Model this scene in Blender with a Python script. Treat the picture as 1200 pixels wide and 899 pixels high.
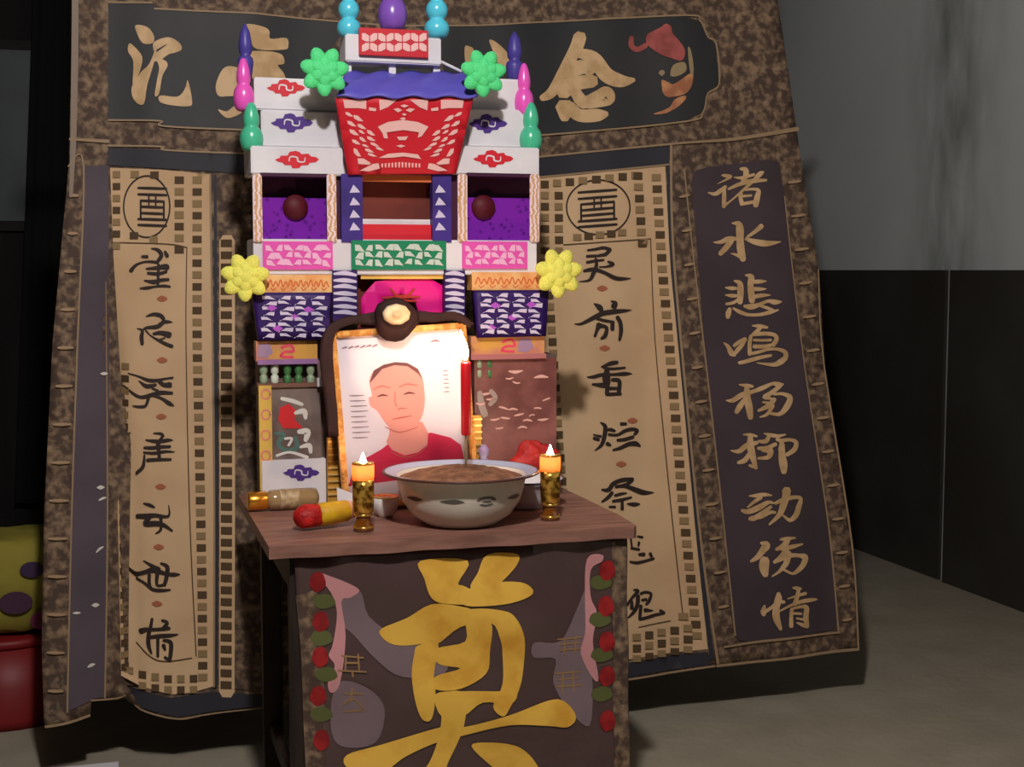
import bpy, bmesh, math, random
from mathutils import Vector, Matrix, geometry

# ------------------------------------------------------------------ scene set-up
for o in list(bpy.data.objects):
    bpy.data.objects.remove(o)
scene = bpy.context.scene
COL = scene.collection
R = math.radians
random.seed(7)

F, CX, CY = 1600.0, 600.0, 449.5
PITCH, YAW, EYE = R(4.75), R(16.5), 1.4
cam_d = bpy.data.cameras.new('camera')
cam = bpy.data.objects.new('camera', cam_d); COL.objects.link(cam)
cam_d.sensor_width = 36.0
cam_d.lens = 36.0 * F / 1200.0
cam_d.clip_end = 100
cam.location = (0, 0, EYE)
cam.rotation_euler = (R(90) - PITCH, 0, -YAW)
scene.camera = cam

world = bpy.data.worlds.new('world'); scene.world = world
world.use_nodes = True
world.node_tree.nodes['Background'].inputs[0].default_value = (0.55, 0.62, 0.75, 1)
world.node_tree.nodes['Background'].inputs[1].default_value = 0.012

def point_light(name, loc, power, color, radius):
    l = bpy.data.lights.new(name, 'POINT'); l.energy = power; l.color = color; l.shadow_soft_size = radius
    o = bpy.data.objects.new(name, l); COL.objects.link(o); o.location = loc
    return o
point_light('ceiling_lamp_offscreen', (0.20, 0.95, 3.10), 270, (1.0, 0.95, 0.92), 0.07)

vs = scene.view_settings
vs.view_transform = 'Standard'; vs.look = 'None'; vs.gamma = 1.0; vs.exposure = 0.0
vs.use_curve_mapping = False

# ------------------------------------------------------------------ projection helpers (real planes of the room)
FW = Vector((math.sin(YAW) * math.cos(PITCH), math.cos(YAW) * math.cos(PITCH), -math.sin(PITCH)))
RT = Vector((math.cos(YAW), -math.sin(YAW), 0)); UP = RT.cross(FW)
CAM = Vector((0, 0, EYE))
def ray(x, y): return FW + RT * ((x - CX) / F) - UP * ((y - CY) / F)
def at_z(x, y, z): r = ray(x, y); return CAM + r * ((z - EYE) / r.z)
def at_y(x, y, Y): r = ray(x, y); return CAM + r * (Y / r.y)
def at_x(x, y, X): r = ray(x, y); return CAM + r * (X / r.x)

# ------------------------------------------------------------------ materials
def lin(c):
    out = []
    for v in c[:3]:
        v /= 255.0
        out.append(v / 12.92 if v <= 0.04045 else ((v + 0.055) / 1.055) ** 2.4)
    return (*out, 1.0)
MATS = {}
def mat(name, rgb, rough=0.7, rgb2=None, scale=8.0, lo=0.4, hi=0.6, detail=4.0, metal=0.0, spec=0.35,
        bump=0.0, bump_scale=None, stretch=(1, 1, 1), alpha=1.0, trans=0.0, emit=None, estr=0.0, coat=0.0, kind='noise', sub=0.0):
    if name in MATS: return MATS[name]
    m = bpy.data.materials.new(name); m.use_nodes = True
    nt = m.node_tree; b = nt.nodes['Principled BSDF']
    b.inputs['Base Color'].default_value = lin(rgb)
    b.inputs['Roughness'].default_value = rough
    b.inputs['Metallic'].default_value = metal
    b.inputs['Specular IOR Level'].default_value = spec
    b.inputs['Coat Weight'].default_value = coat
    b.inputs['Coat Roughness'].default_value = 0.08
    b.inputs['Alpha'].default_value = alpha
    b.inputs['Transmission Weight'].default_value = trans
    if sub:
        b.inputs['Subsurface Weight'].default_value = sub
        b.inputs['Subsurface Radius'].default_value = (0.02, 0.01, 0.006)
    if emit:
        b.inputs['Emission Color'].default_value = (*emit, 1); b.inputs['Emission Strength'].default_value = estr
    if rgb2 or bump:
        tc = nt.nodes.new('ShaderNodeTexCoord'); mp = nt.nodes.new('ShaderNodeMapping')
        mp.inputs['Scale'].default_value = stretch
        nt.links.new(tc.outputs['Object'], mp.inputs['Vector'])
        if kind == 'voronoi':
            tx = nt.nodes.new('ShaderNodeTexVoronoi'); tx.inputs['Scale'].default_value = scale; out = tx.outputs['Distance']
        elif kind == 'wave':
            tx = nt.nodes.new('ShaderNodeTexWave'); tx.inputs['Scale'].default_value = scale
            tx.inputs['Distortion'].default_value = 6.0; tx.inputs['Detail'].default_value = 3; out = tx.outputs['Fac']
        else:
            tx = nt.nodes.new('ShaderNodeTexNoise'); tx.inputs['Scale'].default_value = scale
            tx.inputs['Detail'].default_value = detail; out = tx.outputs['Fac']
        nt.links.new(mp.outputs[0], tx.inputs['Vector'])
        if rgb2:
            cr = nt.nodes.new('ShaderNodeValToRGB')
            cr.color_ramp.elements[0].position = lo; cr.color_ramp.elements[1].position = hi
            cr.color_ramp.elements[0].color = lin(rgb); cr.color_ramp.elements[1].color = lin(rgb2)
            nt.links.new(out, cr.inputs[0]); nt.links.new(cr.outputs[0], b.inputs['Base Color'])
        if bump:
            bn = nt.nodes.new('ShaderNodeBump'); bn.inputs['Strength'].default_value = bump; bn.inputs['Distance'].default_value = 0.01
            src = out
            if bump_scale:
                t2 = nt.nodes.new('ShaderNodeTexNoise'); t2.inputs['Scale'].default_value = bump_scale; t2.inputs['Detail'].default_value = 3
                nt.links.new(mp.outputs[0], t2.inputs['Vector']); src = t2.outputs['Fac']
            nt.links.new(src, bn.inputs['Height']); nt.links.new(bn.outputs[0], b.inputs['Normal'])
    MATS[name] = m
    return m

# ------------------------------------------------------------------ object helpers
ORIGIN = {}
def link(o, parent):
    COL.objects.link(o)
    if parent is not None:
        o.parent = parent
        o.matrix_parent_inverse = ORIGIN[parent.name].inverted()
def mk(name, verts, faces, m, parent=None, smooth=False, kind=None, loc=None, rot=None, scale=None):
    me = bpy.data.meshes.new(name); me.from_pydata([tuple(v) for v in verts], [], faces); me.update()
    if smooth: me.polygons.foreach_set('use_smooth', [True] * len(me.polygons))
    me.materials.append(m)
    return put(name, me, parent, kind, loc, rot, scale)
def put(name, me, parent=None, kind=None, loc=None, rot=None, scale=None):
    o = bpy.data.objects.new(name, me)
    M = Matrix.Identity(4)
    if loc is not None or rot is not None or scale is not None:
        o.location = loc or (0, 0, 0); o.rotation_euler = rot or (0, 0, 0); o.scale = scale or (1, 1, 1)
        M = Matrix.LocRotScale(Vector(o.location), o.rotation_euler.copy(), Vector(o.scale))
    link(o, parent); ORIGIN[o.name] = M
    if kind: o['kind'] = kind
    return o
def thing(name, label, cat, loc, group=None):
    o = bpy.data.objects.new(name, None); COL.objects.link(o); o.location = loc
    o.empty_display_size = 0.05
    ORIGIN[o.name] = Matrix.Translation(Vector(loc))
    return tag(o, label, cat, group)
def tag(o, label, cat=None, group=None):
    o['label'] = label
    if cat: o['category'] = cat
    if group: o['group'] = group
    return o
def bm_out(bm, name, m, parent=None, smooth=False, kind=None, loc=None, rot=None, scale=None):
    me = bpy.data.meshes.new(name); bm.normal_update(); bm.to_mesh(me); bm.free()
    if smooth: me.polygons.foreach_set('use_smooth', [True] * len(me.polygons))
    me.materials.append(m)
    return put(name, me, parent, kind, loc, rot, scale)
def box_bm(bm, x0, x1, y0, y1, z0, z1):
    v = [bm.verts.new((x, y, z)) for x in (x0, x1) for y in (y0, y1) for z in (z0, z1)]
    for f in ((0, 1, 3, 2), (4, 6, 7, 5), (0, 4, 5, 1), (2, 3, 7, 6), (0, 2, 6, 4), (1, 5, 7, 3)):
        bm.faces.new([v[i] for i in f])
def box(name, x0, x1, y0, y1, z0, z1, m, parent=None, bevel=0.0, kind=None, seg=2):
    bm = bmesh.new(); box_bm(bm, x0, x1, y0, y1, z0, z1)
    if bevel: bmesh.ops.bevel(bm, geom=bm.edges[:], offset=bevel, segments=seg, affect='EDGES')
    return bm_out(bm, name, m, parent, kind=kind)
def lathe_mesh(profile, n=24, axis='Z'):
    vs_, fs = [], []
    for (r, z) in profile:
        for i in range(n):
            a = 2 * math.pi * i / n
            p = (r * math.cos(a), r * math.sin(a), z)
            if axis == 'X': p = (p[2], p[0], p[1])
            vs_.append(p)
    k = len(profile)
    for j in range(k - 1):
        for i in range(n):
            a, b = j * n + i, j * n + (i + 1) % n
            fs.append((a, b, b + n, a + n))
    fs.append(tuple(range(n))[::-1]); fs.append(tuple(range((k - 1) * n, k * n)))
    return vs_, fs
def lathe(name, profile, m, parent=None, loc=(0, 0, 0), n=24, axis='Z', rot=None, scale=None):
    v, f = lathe_mesh(profile, n, axis)
    return mk(name, v, f, m, parent, True, None, loc, rot, scale)
def tube(name, pts, r, m, parent=None, n=8):
    pts = [Vector(p) for p in pts]; vs_, fs = [], []
    for i, p in enumerate(pts):
        d = (pts[min(i + 1, len(pts) - 1)] - pts[max(i - 1, 0)]).normalized()
        s = d.cross(Vector((0, 0, 1)) if abs(d.z) < 0.9 else Vector((1, 0, 0))).normalized(); t = d.cross(s)
        rr = r[i] if isinstance(r, (list, tuple)) else r
        for k in range(n):
            a = 2 * math.pi * k / n
            vs_.append(p + s * rr * math.cos(a) + t * rr * math.sin(a))
    for i in range(len(pts) - 1):
        for k in range(n):
            a, b = i * n + k, i * n + (k + 1) % n
            fs.append((a, b, b + n, a + n))
    fs.append(tuple(range(n))[::-1]); fs.append(tuple(range((len(pts) - 1) * n, len(pts) * n)))
    return mk(name, vs_, fs, m, parent, True)

# surfaces used for printed shapes: f(px, py, offset towards the viewer) -> world point
def fill_geo(outline, surf, off, step):
    xs = [p[0] for p in outline]; ys = [p[1] for p in outline]
    pts = []
    n = len(outline)
    for i in range(n):
        a, b = outline[i], outline[(i + 1) % n]
        k = max(1, int(math.hypot(b[0] - a[0], b[1] - a[1]) / step))
        for j in range(k):
            pts.append(Vector((a[0] + (b[0] - a[0]) * j / k, a[1] + (b[1] - a[1]) * j / k)))
    face = list(range(len(pts)))
    def inside(x, y):
        c = False; j = len(pts) - 1
        for i in range(len(pts)):
            if (pts[i].y > y) != (pts[j].y > y) and x < (pts[j].x - pts[i].x) * (y - pts[i].y) / (pts[j].y - pts[i].y) + pts[i].x: c = not c
            j = i
        return c
    y = min(ys) + step * 0.5; extra = []
    while y < max(ys):
        x = min(xs) + step * 0.5
        while x < max(xs):
            if inside(x, y): extra.append(Vector((x, y)))
            x += step
        y += step
    vo, _, fo, _, _, _ = geometry.delaunay_2d_cdt(pts + extra, [], [face], 1, 1e-4)
    vv = [surf(v.x, v.y, off) for v in vo]; ff = []
    for f in fo:
        a, b, c = [vv[i] for i in f[:3]]
        ff.append(tuple(f) if (b - a).cross(c - a).y < 0 else tuple(reversed(f)))
    return vv, ff
def fill(name, outline, surf, off, m, parent=None, step=14, kind=None):
    v, f = fill_geo(outline, surf, off, step)
    return mk(name, v, f, m, parent, True, kind)
def fills(name, outlines, surf, off, m, parent=None, step=14, kind=None):
    V, Fc = [], []
    for i, ol in enumerate(outlines):
        v, f = fill_geo(ol, surf, off + 0.00004 * i, step)
        k = len(V); V += v; Fc += [tuple(a + k for a in q) for q in f]
    return mk(name, V, Fc, m, parent, True, kind)
def spline(pts, n):
    out = []
    for i in range(len(pts) - 1):
        p0, p1, p2, p3 = pts[max(i - 1, 0)], pts[i], pts[i + 1], pts[min(i + 2, len(pts) - 1)]
        for j in range(n):
            t = j / n
            out.append(tuple(0.5 * (2 * b + (c - a) * t + (2 * a - 5 * b + 4 * c - d) * t * t + (3 * b - a - 3 * c + d) * t ** 3) for a, b, c, d in zip(p0, p1, p2, p3)))
    out.append(tuple(pts[-1]))
    return out
def smooth(o, n=4):
    out = []; L = len(o)
    for i in range(L):
        p0, p1, p2, p3 = o[i - 1], o[i], o[(i + 1) % L], o[(i + 2) % L]
        for j in range(n):
            t = j / n
            out.append(tuple(0.5 * (2 * b + (c - a) * t + (2 * a - 5 * b + 4 * c - d) * t * t + (3 * b - a - 3 * c + d) * t ** 3) for a, b, c, d in zip(p0, p1, p2, p3)))
    return out
def strokes_geo(strokes, surf, off, ox=0, oy=0, sc=1.0, wf=1.0):
    V, Fc = [], []
    for si, s in enumerate(strokes):
        pts = [(ox + p[0] / sc, oy + p[1] / sc, max(p[2] / sc * wf, 0.3)) for p in s]
        sp = spline(pts, 5)
        o2 = off + si * 0.00005
        rows = []
        L = len(sp)
        for i, (x, y, w) in enumerate(sp):
            a, b = sp[max(i - 1, 0)], sp[min(i + 1, L - 1)]
            dx, dy = b[0] - a[0], b[1] - a[1]; d = math.hypot(dx, dy) or 1
            dx, dy = dx / d, dy / d
            if i == 0: rows.append((x - dx * w * 0.35, y - dy * w * 0.35, w * 0.55, dx, dy))
            rows.append((x, y, w, dx, dy))
            if i == L - 1: rows.append((x + dx * w * 0.35, y + dy * w * 0.35, w * 0.55, dx, dy))
        k = len(V)
        for (x, y, w, dx, dy) in rows:
            for q in (-0.5, 0, 0.5):
                V.append(surf(x - dy * w * q, y + dx * w * q, o2))
        for i in range(len(rows) - 1):
            for q in (0, 1):
                a = k + i * 3 + q
                Fc.append((a, a + 3, a + 4, a + 1))
    return V, Fc
def strokes(name, ss, surf, off, m, parent, ox=0, oy=0, sc=1.0, wf=1.0, kind=None):
    v, f = strokes_geo(ss, surf, off, ox, oy, sc, wf)
    return mk(name, v, f, m, parent, True, kind)
def tr(outline, ox, oy, sc, sm=True): return [(ox + x / sc, oy + y / sc) for x, y in (smooth(outline) if sm else outline)]

# ------------------------------------------------------------------ room shell
M_floor = mat('concrete_floor', (146, 137, 120), 0.85, (162, 152, 134), 5, 0.3, 0.75, 8, bump=0.35, bump_scale=30)
M_dark = mat('dark_plank_wall', (26, 24, 24), 0.9, (36, 32, 30), 5, 0.4, 0.7, stretch=(3, 3, 0.3))  # near-black plank tone over the back and left walls
M_ceil = mat('ceiling_plaster', (110, 104, 98), 0.9, (90, 84, 80), 1.5)
M_dado = mat('grey_dado_paint', (54, 50, 45), 0.6, (68, 67, 62), 1.6, 0.4, 0.75, 5, bump=0.15, bump_scale=20)
def wall_paint():
    m = bpy.data.materials.new('white_wall_paint'); m.use_nodes = True
    nt = m.node_tree; b = nt.nodes['Principled BSDF']; b.inputs['Roughness'].default_value = 0.85
    tc = nt.nodes.new('ShaderNodeTexCoord')
    sep = nt.nodes.new('ShaderNodeSeparateXYZ'); nt.links.new(tc.outputs['Object'], sep.inputs[0])
    # a damp stain running down the wall around y = 5.3
    d = nt.nodes.new('ShaderNodeMath'); d.operation = 'SUBTRACT'; d.inputs[1].default_value = 5.30; nt.links.new(sep.outputs['Y'], d.inputs[0])
    a = nt.nodes.new('ShaderNodeMath'); a.operation = 'ABSOLUTE'; nt.links.new(d.outputs[0], a.inputs[0])
    mr = nt.nodes.new('ShaderNodeMapRange'); mr.inputs[1].default_value = 0.42; mr.inputs[2].default_value = 0.05; mr.inputs[3].default_value = 0.0; mr.inputs[4].default_value = 1.0
    nt.links.new(a.outputs[0], mr.inputs[0])
    mp = nt.nodes.new('ShaderNodeMapping'); mp.inputs['Scale'].default_value = (1, 3.2, 1.1); nt.links.new(tc.outputs['Object'], mp.inputs[0])
    nz = nt.nodes.new('ShaderNodeTexNoise'); nz.inputs['Scale'].default_value = 2.6; nz.inputs['Detail'].default_value = 6; nt.links.new(mp.outputs[0], nz.inputs[0])
    r1 = nt.nodes.new('ShaderNodeMapRange'); r1.inputs[1].default_value = 0.28; r1.inputs[2].default_value = 0.8; nt.links.new(nz.outputs['Fac'], r1.inputs[0])
    mu = nt.nodes.new('ShaderNodeMath'); mu.operation = 'MULTIPLY'; nt.links.new(mr.outputs[0], mu.inputs[0]); nt.links.new(r1.outputs[0], mu.inputs[1])
    n2 = nt.nodes.new('ShaderNodeTexNoise'); n2.inputs['Scale'].default_value = 1.3; n2.inputs['Detail'].default_value = 5; nt.links.new(tc.outputs['Object'], n2.inputs[0])
    c1 = nt.nodes.new('ShaderNodeMix'); c1.data_type = 'RGBA'
    c1.inputs[6].default_value = lin((224, 226, 224)); c1.inputs[7].default_value = lin((188, 194, 194)); nt.links.new(n2.outputs['Fac'], c1.inputs[0])
    c2 = nt.nodes.new('ShaderNodeMix'); c2.data_type = 'RGBA'; c2.inputs[7].default_value = lin((120, 124, 120))
    nt.links.new(mu.outputs[0], c2.inputs[0]); nt.links.new(c1.outputs[2], c2.inputs[6]); nt.links.new(c2.outputs[2], b.inputs['Base Color'])
    return m
M_wall = wall_paint()
def structure(o): o['kind'] = 'structure'; return o
structure(box('floor', -3.2, 3.75, -2.0, 7.8, -0.1, 0.0, M_floor))
structure(box('ceiling', -3.2, 3.75, -2.0, 7.8, 3.3, 3.4, M_ceil))
wr = structure(box('wall_right', 3.6, 3.75, -2.0, 7.8, 0.0, 3.3, M_wall))
box('dado_panel', 3.575, 3.6, -2.0, 5.255, 0.0, 1.40, M_dado, wr)
box('dado_panel', 3.583, 3.6, 5.30, 7.5, 0.0, 1.40, M_dado, wr)
wb = structure(box('wall_back', -3.2, 3.6, 7.5, 7.65, 0.0, 3.3, M_dark))
wl = structure(box('wall_left', -3.2, -3.05, -2.0, 7.5, 0.0, 3.3, M_dark))
# dim window in the dark back wall
M_pane = mat('dusty_window_pane', (70, 80, 84), 0.5, (58, 64, 66), 3)
M_wood_dark = mat('dark_window_wood', (22, 18, 16), 0.7)
w1 = structure(box('window_1', -1.60, -0.20, 7.46, 7.50, 1.60, 2.56, M_wood_dark))
for i in range(3):
    box('pane', -1.56 + i * 0.46, -1.14 + i * 0.46, 7.45, 7.46, 1.65, 2.51, M_pane, w1)
curtain_v, curtain_f = [], []
for i in range(25):
    for j in range(9):
        t = j / 8
        x = -0.32 + 0.45 * i / 24 - 0.16 * t * (1 - i / 24)
        curtain_v.append((x, 7.40 + 0.015 * math.sin(i * 1.7), 2.80 - 2.6 * t))
for i in range(24):
    for j in range(8):
        a = i * 9 + j; curtain_f.append((a, a + 1, a + 10, a + 9))
tag(mk('window_curtain', curtain_v, curtain_f, mat('black_curtain_cloth', (14, 13, 14), 0.9), None, True), 'black curtain hanging beside the dim window in the dark back wall', 'curtain')
# ------------------------------------------------------------------ memorial banner
BY, BL = 3.83, 0.147
FOLD_X = at_y(139, 450, 3.95).x
def fold(X, Z):
    k = 1.0 if X > 0.5 else 1.0 + (0.5 - X) * 1.6
    return (0.007 * math.sin(X * 9 + 0.6 * Z) + 0.004 * math.sin(X * 23 + 1.3) + 0.004 * math.sin(Z * 5 + X * 3)) * k + 0.030 * math.exp(-((X - FOLD_X - 0.01 * math.sin(Z * 3)) / 0.020) ** 2) * max(0.0, min(1.0, (1.45 - Z) * 4))
def surf_banner(x, y, off):
    r = ray(x, y); t = (BY + BL * (EYE - 0.17)) / (r.y - BL * r.z)
    p = CAM + r * t
    p.y += fold(p.x, p.z) - off
    return p
M_broc = mat('brocade_brown_gold', (74, 57, 47), 0.75, (140, 115, 90), 42, 0.44, 0.68, 6, bump=0.2)
M_line = mat('gold_piping', (150, 124, 94), 0.6)
M_head = mat('header_black_satin', (41, 42, 44), 0.6, (50, 48, 48), 3)
M_band = mat('deep_navy_band', (44, 42, 50), 0.65)
M_plum = mat('plum_grey_cloth', (86, 74, 82), 0.7, (76, 66, 74), 4)
M_cream = mat('cream_cloth', (212, 178, 138), 0.75, (196, 160, 122), 4, 0.35, 0.7)
M_mot1 = mat('motif_dark', (82, 62, 40), 0.8)
M_mot2 = mat('motif_light', (142, 116, 80), 0.8)
M_ink = mat('brush_ink', (44, 30, 24), 0.7)
M_gold = mat('gold_lettering', (208, 172, 128), 0.55, (186, 150, 104), 20)
M_seal = mat('faded_red_seal', (168, 96, 66), 0.8)

bt = thing('memorial_banner', 'wide brown and cream funeral banner with brush lettering hung behind the paper house', 'banner', tuple(surf_banner(500, 820, 0)))
base_outline = [(85, -45), (85, 0), (81, 190), (62, 400), (52, 600), (49, 760), (52, 851), (106, 838), (107, 822), (145, 822), (165, 834), (207, 845), (240, 840), (300, 828),
                (520, 815), (740, 797), (835, 781), (1008, 762), (1000, 640), (968, 430), (962, 316), (935, 150), (912, 0), (906, -45)]
cl = fill('backing_cloth', base_outline, surf_banner, 0.0, M_broc, bt, 16)
sm = cl.modifiers.new('thickness', 'SOLIDIFY'); sm.thickness = 0.003; sm.offset = -1
def bpiece(name, ol, m, off=0.004, step=14): return fill(name, ol, surf_banner, off, m, bt, step)
# header panel
head = bpiece('header_panel', [(127, 3), (178, 5), (182, 11), (300, 18), (450, 30), (560, 31), (650, 26), (800, 20), (818, 26), (828, 44), (838, 52), (842, 98), (828, 110), (822, 132), (800, 142), (640, 157), (560, 163), (450, 164), (300, 153), (192, 147), (188, 141), (127, 140)], M_head)
hl = bpiece('navy_band', [(127, 172), (300, 182), (300, 205), (245, 201), (127, 193)], M_band)
hr = bpiece('navy_band', [(600, 190), (640, 184), (785, 171), (783, 193), (640, 206), (600, 209)], M_band)
bpiece('plum_panel', [(98, 195), (127, 193), (128, 400), (127, 600), (123, 818), (112, 818), (78, 832), (82, 700), (84, 610), (91, 400)], M_plum)
cream_l = bpiece('cream_panel', [(129, 196), (190, 199), (245, 204), (248, 400), (250, 600), (250, 806), (225, 813), (200, 815), (165, 806), (142, 795), (138, 600), (142, 450), (133, 300)], M_cream)
bpiece('brocade_panel', [(253, 205), (310, 208), (330, 400), (330, 812), (255, 806), (256, 600), (254, 400)], M_broc)
cream_r = bpiece('cream_panel', [(590, 212), (640, 208), (779, 195), (785, 320), (812, 600), (828, 760), (740, 772), (640, 780), (620, 600), (600, 350)], M_cream)
dark_r = bpiece('couplet_panel', [(814, 200), (830, 196), (900, 187), (914, 190), (920, 230), (943, 430), (972, 620), (983, 730), (976, 740), (880, 752), (866, 750), (858, 740), (847, 620), (824, 425), (810, 230), (809, 208)], M_plum if False else mat('couplet_dark_cloth', (72, 58, 64), 0.7, (62, 51, 55), 3))
bpiece('hem_band', [(150, 808), (200, 819), (250, 812), (330, 815), (330, 823), (240, 837), (207, 842), (165, 831)], M_band)
bpiece('hem_band', [(620, 788), (740, 776), (828, 763), (832, 778), (740, 793), (620, 804)], M_band)
strokes('motif_tape', [[(266, 282, 18), (266, 450, 18), (266, 640, 18), (266, 812, 18)]], surf_banner, 0.0052, M_cream, bt)
strokes('medallion_ring', [[(450 + 62 * math.cos(a), 88 + 60 * math.sin(a), 14) for a in [R(170 + 20 * k) for k in range(11)]]], surf_banner, 0.0062, M_broc, head)
# piping lines
lines = [[(127, 2, 2), (178, 4, 2)], [(181, 11, 2), (300, 17, 2)], [(300, 17, 2), (450, 29, 1.8), (560, 30, 1.8), (650, 25, 1.8), (800, 19, 2), (818, 25, 2), (828, 44, 2), (838, 52, 2), (842, 98, 2), (828, 110, 2), (822, 132, 2), (800, 143, 2), (640, 158, 2), (560, 164, 2), (450, 165, 2), (300, 154, 2), (192, 148, 2), (188, 142, 2), (127, 140, 2)],
         [(127, 170, 2.4), (190, 172, 2), (195, 176, 2), (300, 181, 2)], [(600, 189, 2), (640, 183, 2.2), (785, 169, 2.4), (860, 163, 4), (935, 151, 5)],
         [(600, 211, 2), (640, 207, 2), (783, 193, 2)], [(82, 163, 3), (127, 165, 4)],
         [(80, 195, 1.6), (98, 195, 2), (91, 400, 2), (84, 610, 2), (79, 832, 2)], [(124, 330, 1), (126, 600, 2), (123, 818, 2)],
         [(785, 171, 2.5), (789, 320, 2.5), (816, 600, 2.5), (839, 776, 3)], [(800, 200, 1.5), (812, 320, 1.5), (824, 425, 1.8), (847, 620, 1.8), (860, 744, 2)],
         [(920, 230, 1.5), (943, 430, 1.5), (972, 620, 1.8), (984, 742, 2)], [(847, 757, 2.5), (900, 750, 3), (984, 742, 2.5)], [(838, 779, 3), (920, 771, 3), (1006, 761, 3.5)],
         [(960, 316, 1.2), (966, 430, 1.6), (998, 640, 2), (1006, 760, 2)], [(54, 849, 3), (80, 844, 3), (105, 837, 3)], [(107, 820, 2), (145, 820, 2)], [(620, 803, 2), (740, 795, 2.4), (835, 779, 2.4)],
         [(246, 204, 2), (249, 400, 2), (251, 600, 2.2), (251, 806, 2.2)], [(145, 818, 1.5), (165, 833, 2), (207, 843, 2), (240, 839, 1.8), (330, 825, 1)]]
strokes('piping', lines, surf_banner, 0.0065, M_line, bt)
hemlight = [[(88, -40, 7), (88, 40, 8), (86, 160, 7), (83, 230, 4)]]
strokes('selvedge', hemlight, surf_banner, 0.0065, mat('pale_selvedge', (140, 124, 110), 0.8), bt)
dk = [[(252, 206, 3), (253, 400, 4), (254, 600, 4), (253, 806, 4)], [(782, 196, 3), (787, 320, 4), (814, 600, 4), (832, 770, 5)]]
for q in dk: strokes('seam_gap_strip', [q], surf_banner, 0.0068, M_band, bt)  # strips carry the shaded darkness of the panel gaps as colour
# border bars
def lerp_path(path, y):
    for a, b in zip(path, path[1:]):
        if a[1] <= y <= b[1]: return a[0] + (b[0] - a[0]) * (y - a[1]) / (b[1] - a[1])
    return path[-1][0]
bars = []
Lp, Lq = [(80, 195), (62, 400), (51, 600), (49, 760), (51, 850)], [(98, 195), (91, 400), (84, 610), (78, 835)]
for i in range(14):
    y = 229 + i * 44.5
    if y < 830:
        x0, x1 = lerp_path(Lp, y), lerp_path(Lq, y); bars.append([(x0 + 7, y, 2.5), ((x0 + x1) / 2, y, 4), (x1 - 5, y, 2.5)])
P0, P1 = [(787, 200), (802, 425), (823, 620), (842, 770)], [(800, 200), (810, 230), (824, 425), (847, 620), (862, 760)]
for i in range(14):
    y = 230 + i * 40
    if y < 745: x0, x1 = lerp_path(P0, y), lerp_path(P1, y); bars.append([(x0 + 6, y + 1, 2.2), ((x0 + x1) / 2, y, 3.6), (x1 - 5, y - 1, 2.2)])
P2, P3 = [(917, 190), (920, 230), (943, 430), (972, 620), (984, 742)], [(941, 190), (948, 230), (968, 430), (998, 640), (1006, 760)]
for i in range(15):
    y = 213 + i * 39.5
    if y < 735: x0, x1 = lerp_path(P2, y), lerp_path(P3, y); bars.append([(x0 + 6, y + 1, 2.2), ((x0 + x1) / 2, y, 3.6), (x1 - 6, y - 1, 2.2)])
strokes('border_bars', bars, surf_banner, 0.0066, mat('bar_gold', (160, 130, 98), 0.6), bt, kind='stuff')
# small square motifs
sqa, sqb = [], []
def square(x, y, w, h, k):
    (sqa if k % 2 else sqb).append([(x - w / 2, y - h / 2), (x + w / 2, y - h / 2), (x + w / 2, y + h / 2), (x - w / 2, y + h / 2)])
for i in range(43):                                   # right column of the left cream panel
    y = 211 + i * 13.9
    if y < 800: square(lerp_path([(231, 200), (231, 400), (237, 700), (238, 810)], y), y, 11, 8.5, i)
for i in range(7): square(210, 211 + i * 13.6, 11, 8.5, i + 1)
for i in range(7): square(136.5, 204 + i * 14, 9, 8, i)
for i in range(26):
    y = 430 + i * 14.2
    if y < 790: square(lerp_path([(147, 420), (144, 600), (147, 800)], y), y, 9, 8, i)
for x, y in ((158, 204), (181, 205), (157, 276), (180, 281)): square(x, y, 10, 8, int(x))
for i in range(6):
    for j in range(2): square(152 + i * 15, 790 + j * 13 + min(i, 3) * 2, 9, 8.5, i + j)
for i in range(38):                                   # umber panel column
    y = 285 + i * 14
    if y < 810: square(265, y, 13, 8.5, 1)
for i in range(42):                                   # right cream panel, outer column
    y = 208 + i * 13.4
    if y < 755: square(lerp_path([(768, 200), (775, 320), (800, 600), (817, 760)], y), y, 10.5, 8, i)
for i in range(7): square(lerp_path([(747, 205), (752, 290)], 206 + i * 13.2), 206 + i * 13.2, 10.5, 8, i + 1)
for i in range(8):
    square(637 + i * 15.3, 216 - i * 1.5, 10, 8, i + 1)
    if i < 2:
        for j in range(8): square(637 + i * 17, 229 + j * 13, 10, 8, j + i)
for i in range(5): square(676 + i * 13, 278 - i * 1.4, 10, 7.5, i)
for i in range(24):
    y = 332 + i * 13.6
    square(lerp_path([(640, 320), (662, 620), (664, 660)], y), y, 10, 8, i)
for i in range(5):
    for j in range(3): square(745 + i * 15, 746 + j * 12.5 - i * 2.6, 10, 8, i + j)
square(754, 283, 9, 6, 0); square(800, 722, 11, 8, 0)
fills('motif_squares', sqa, surf_banner, 0.0062, M_mot1, bt, 12, 'stuff')
fills('motif_squares', sqb, surf_banner, 0.0062, M_mot2, bt, 12, 'stuff')
panel_lines = [[(131, 284, 1.3), (196, 286, 1.3), (219, 290, 1.3)], [(219, 290, 1.2), (218, 400, 1.2), (222, 600, 1.4), (230, 770, 1.4)], [(660, 287, 1.4), (762, 280, 1.4)], [(762, 280, 1.2), (767, 400, 1.2), (783, 560, 1.4), (800, 720, 1.4)],
               [(748, 735, 1.2), (786, 728, 1.4)], [(160, 755, 1.5), (185, 775, 1.5), (225, 772, 1.3)]]
for q in panel_lines: strokes('panel_rule', [q], surf_banner, 0.0064, M_mot1, bt)
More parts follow.
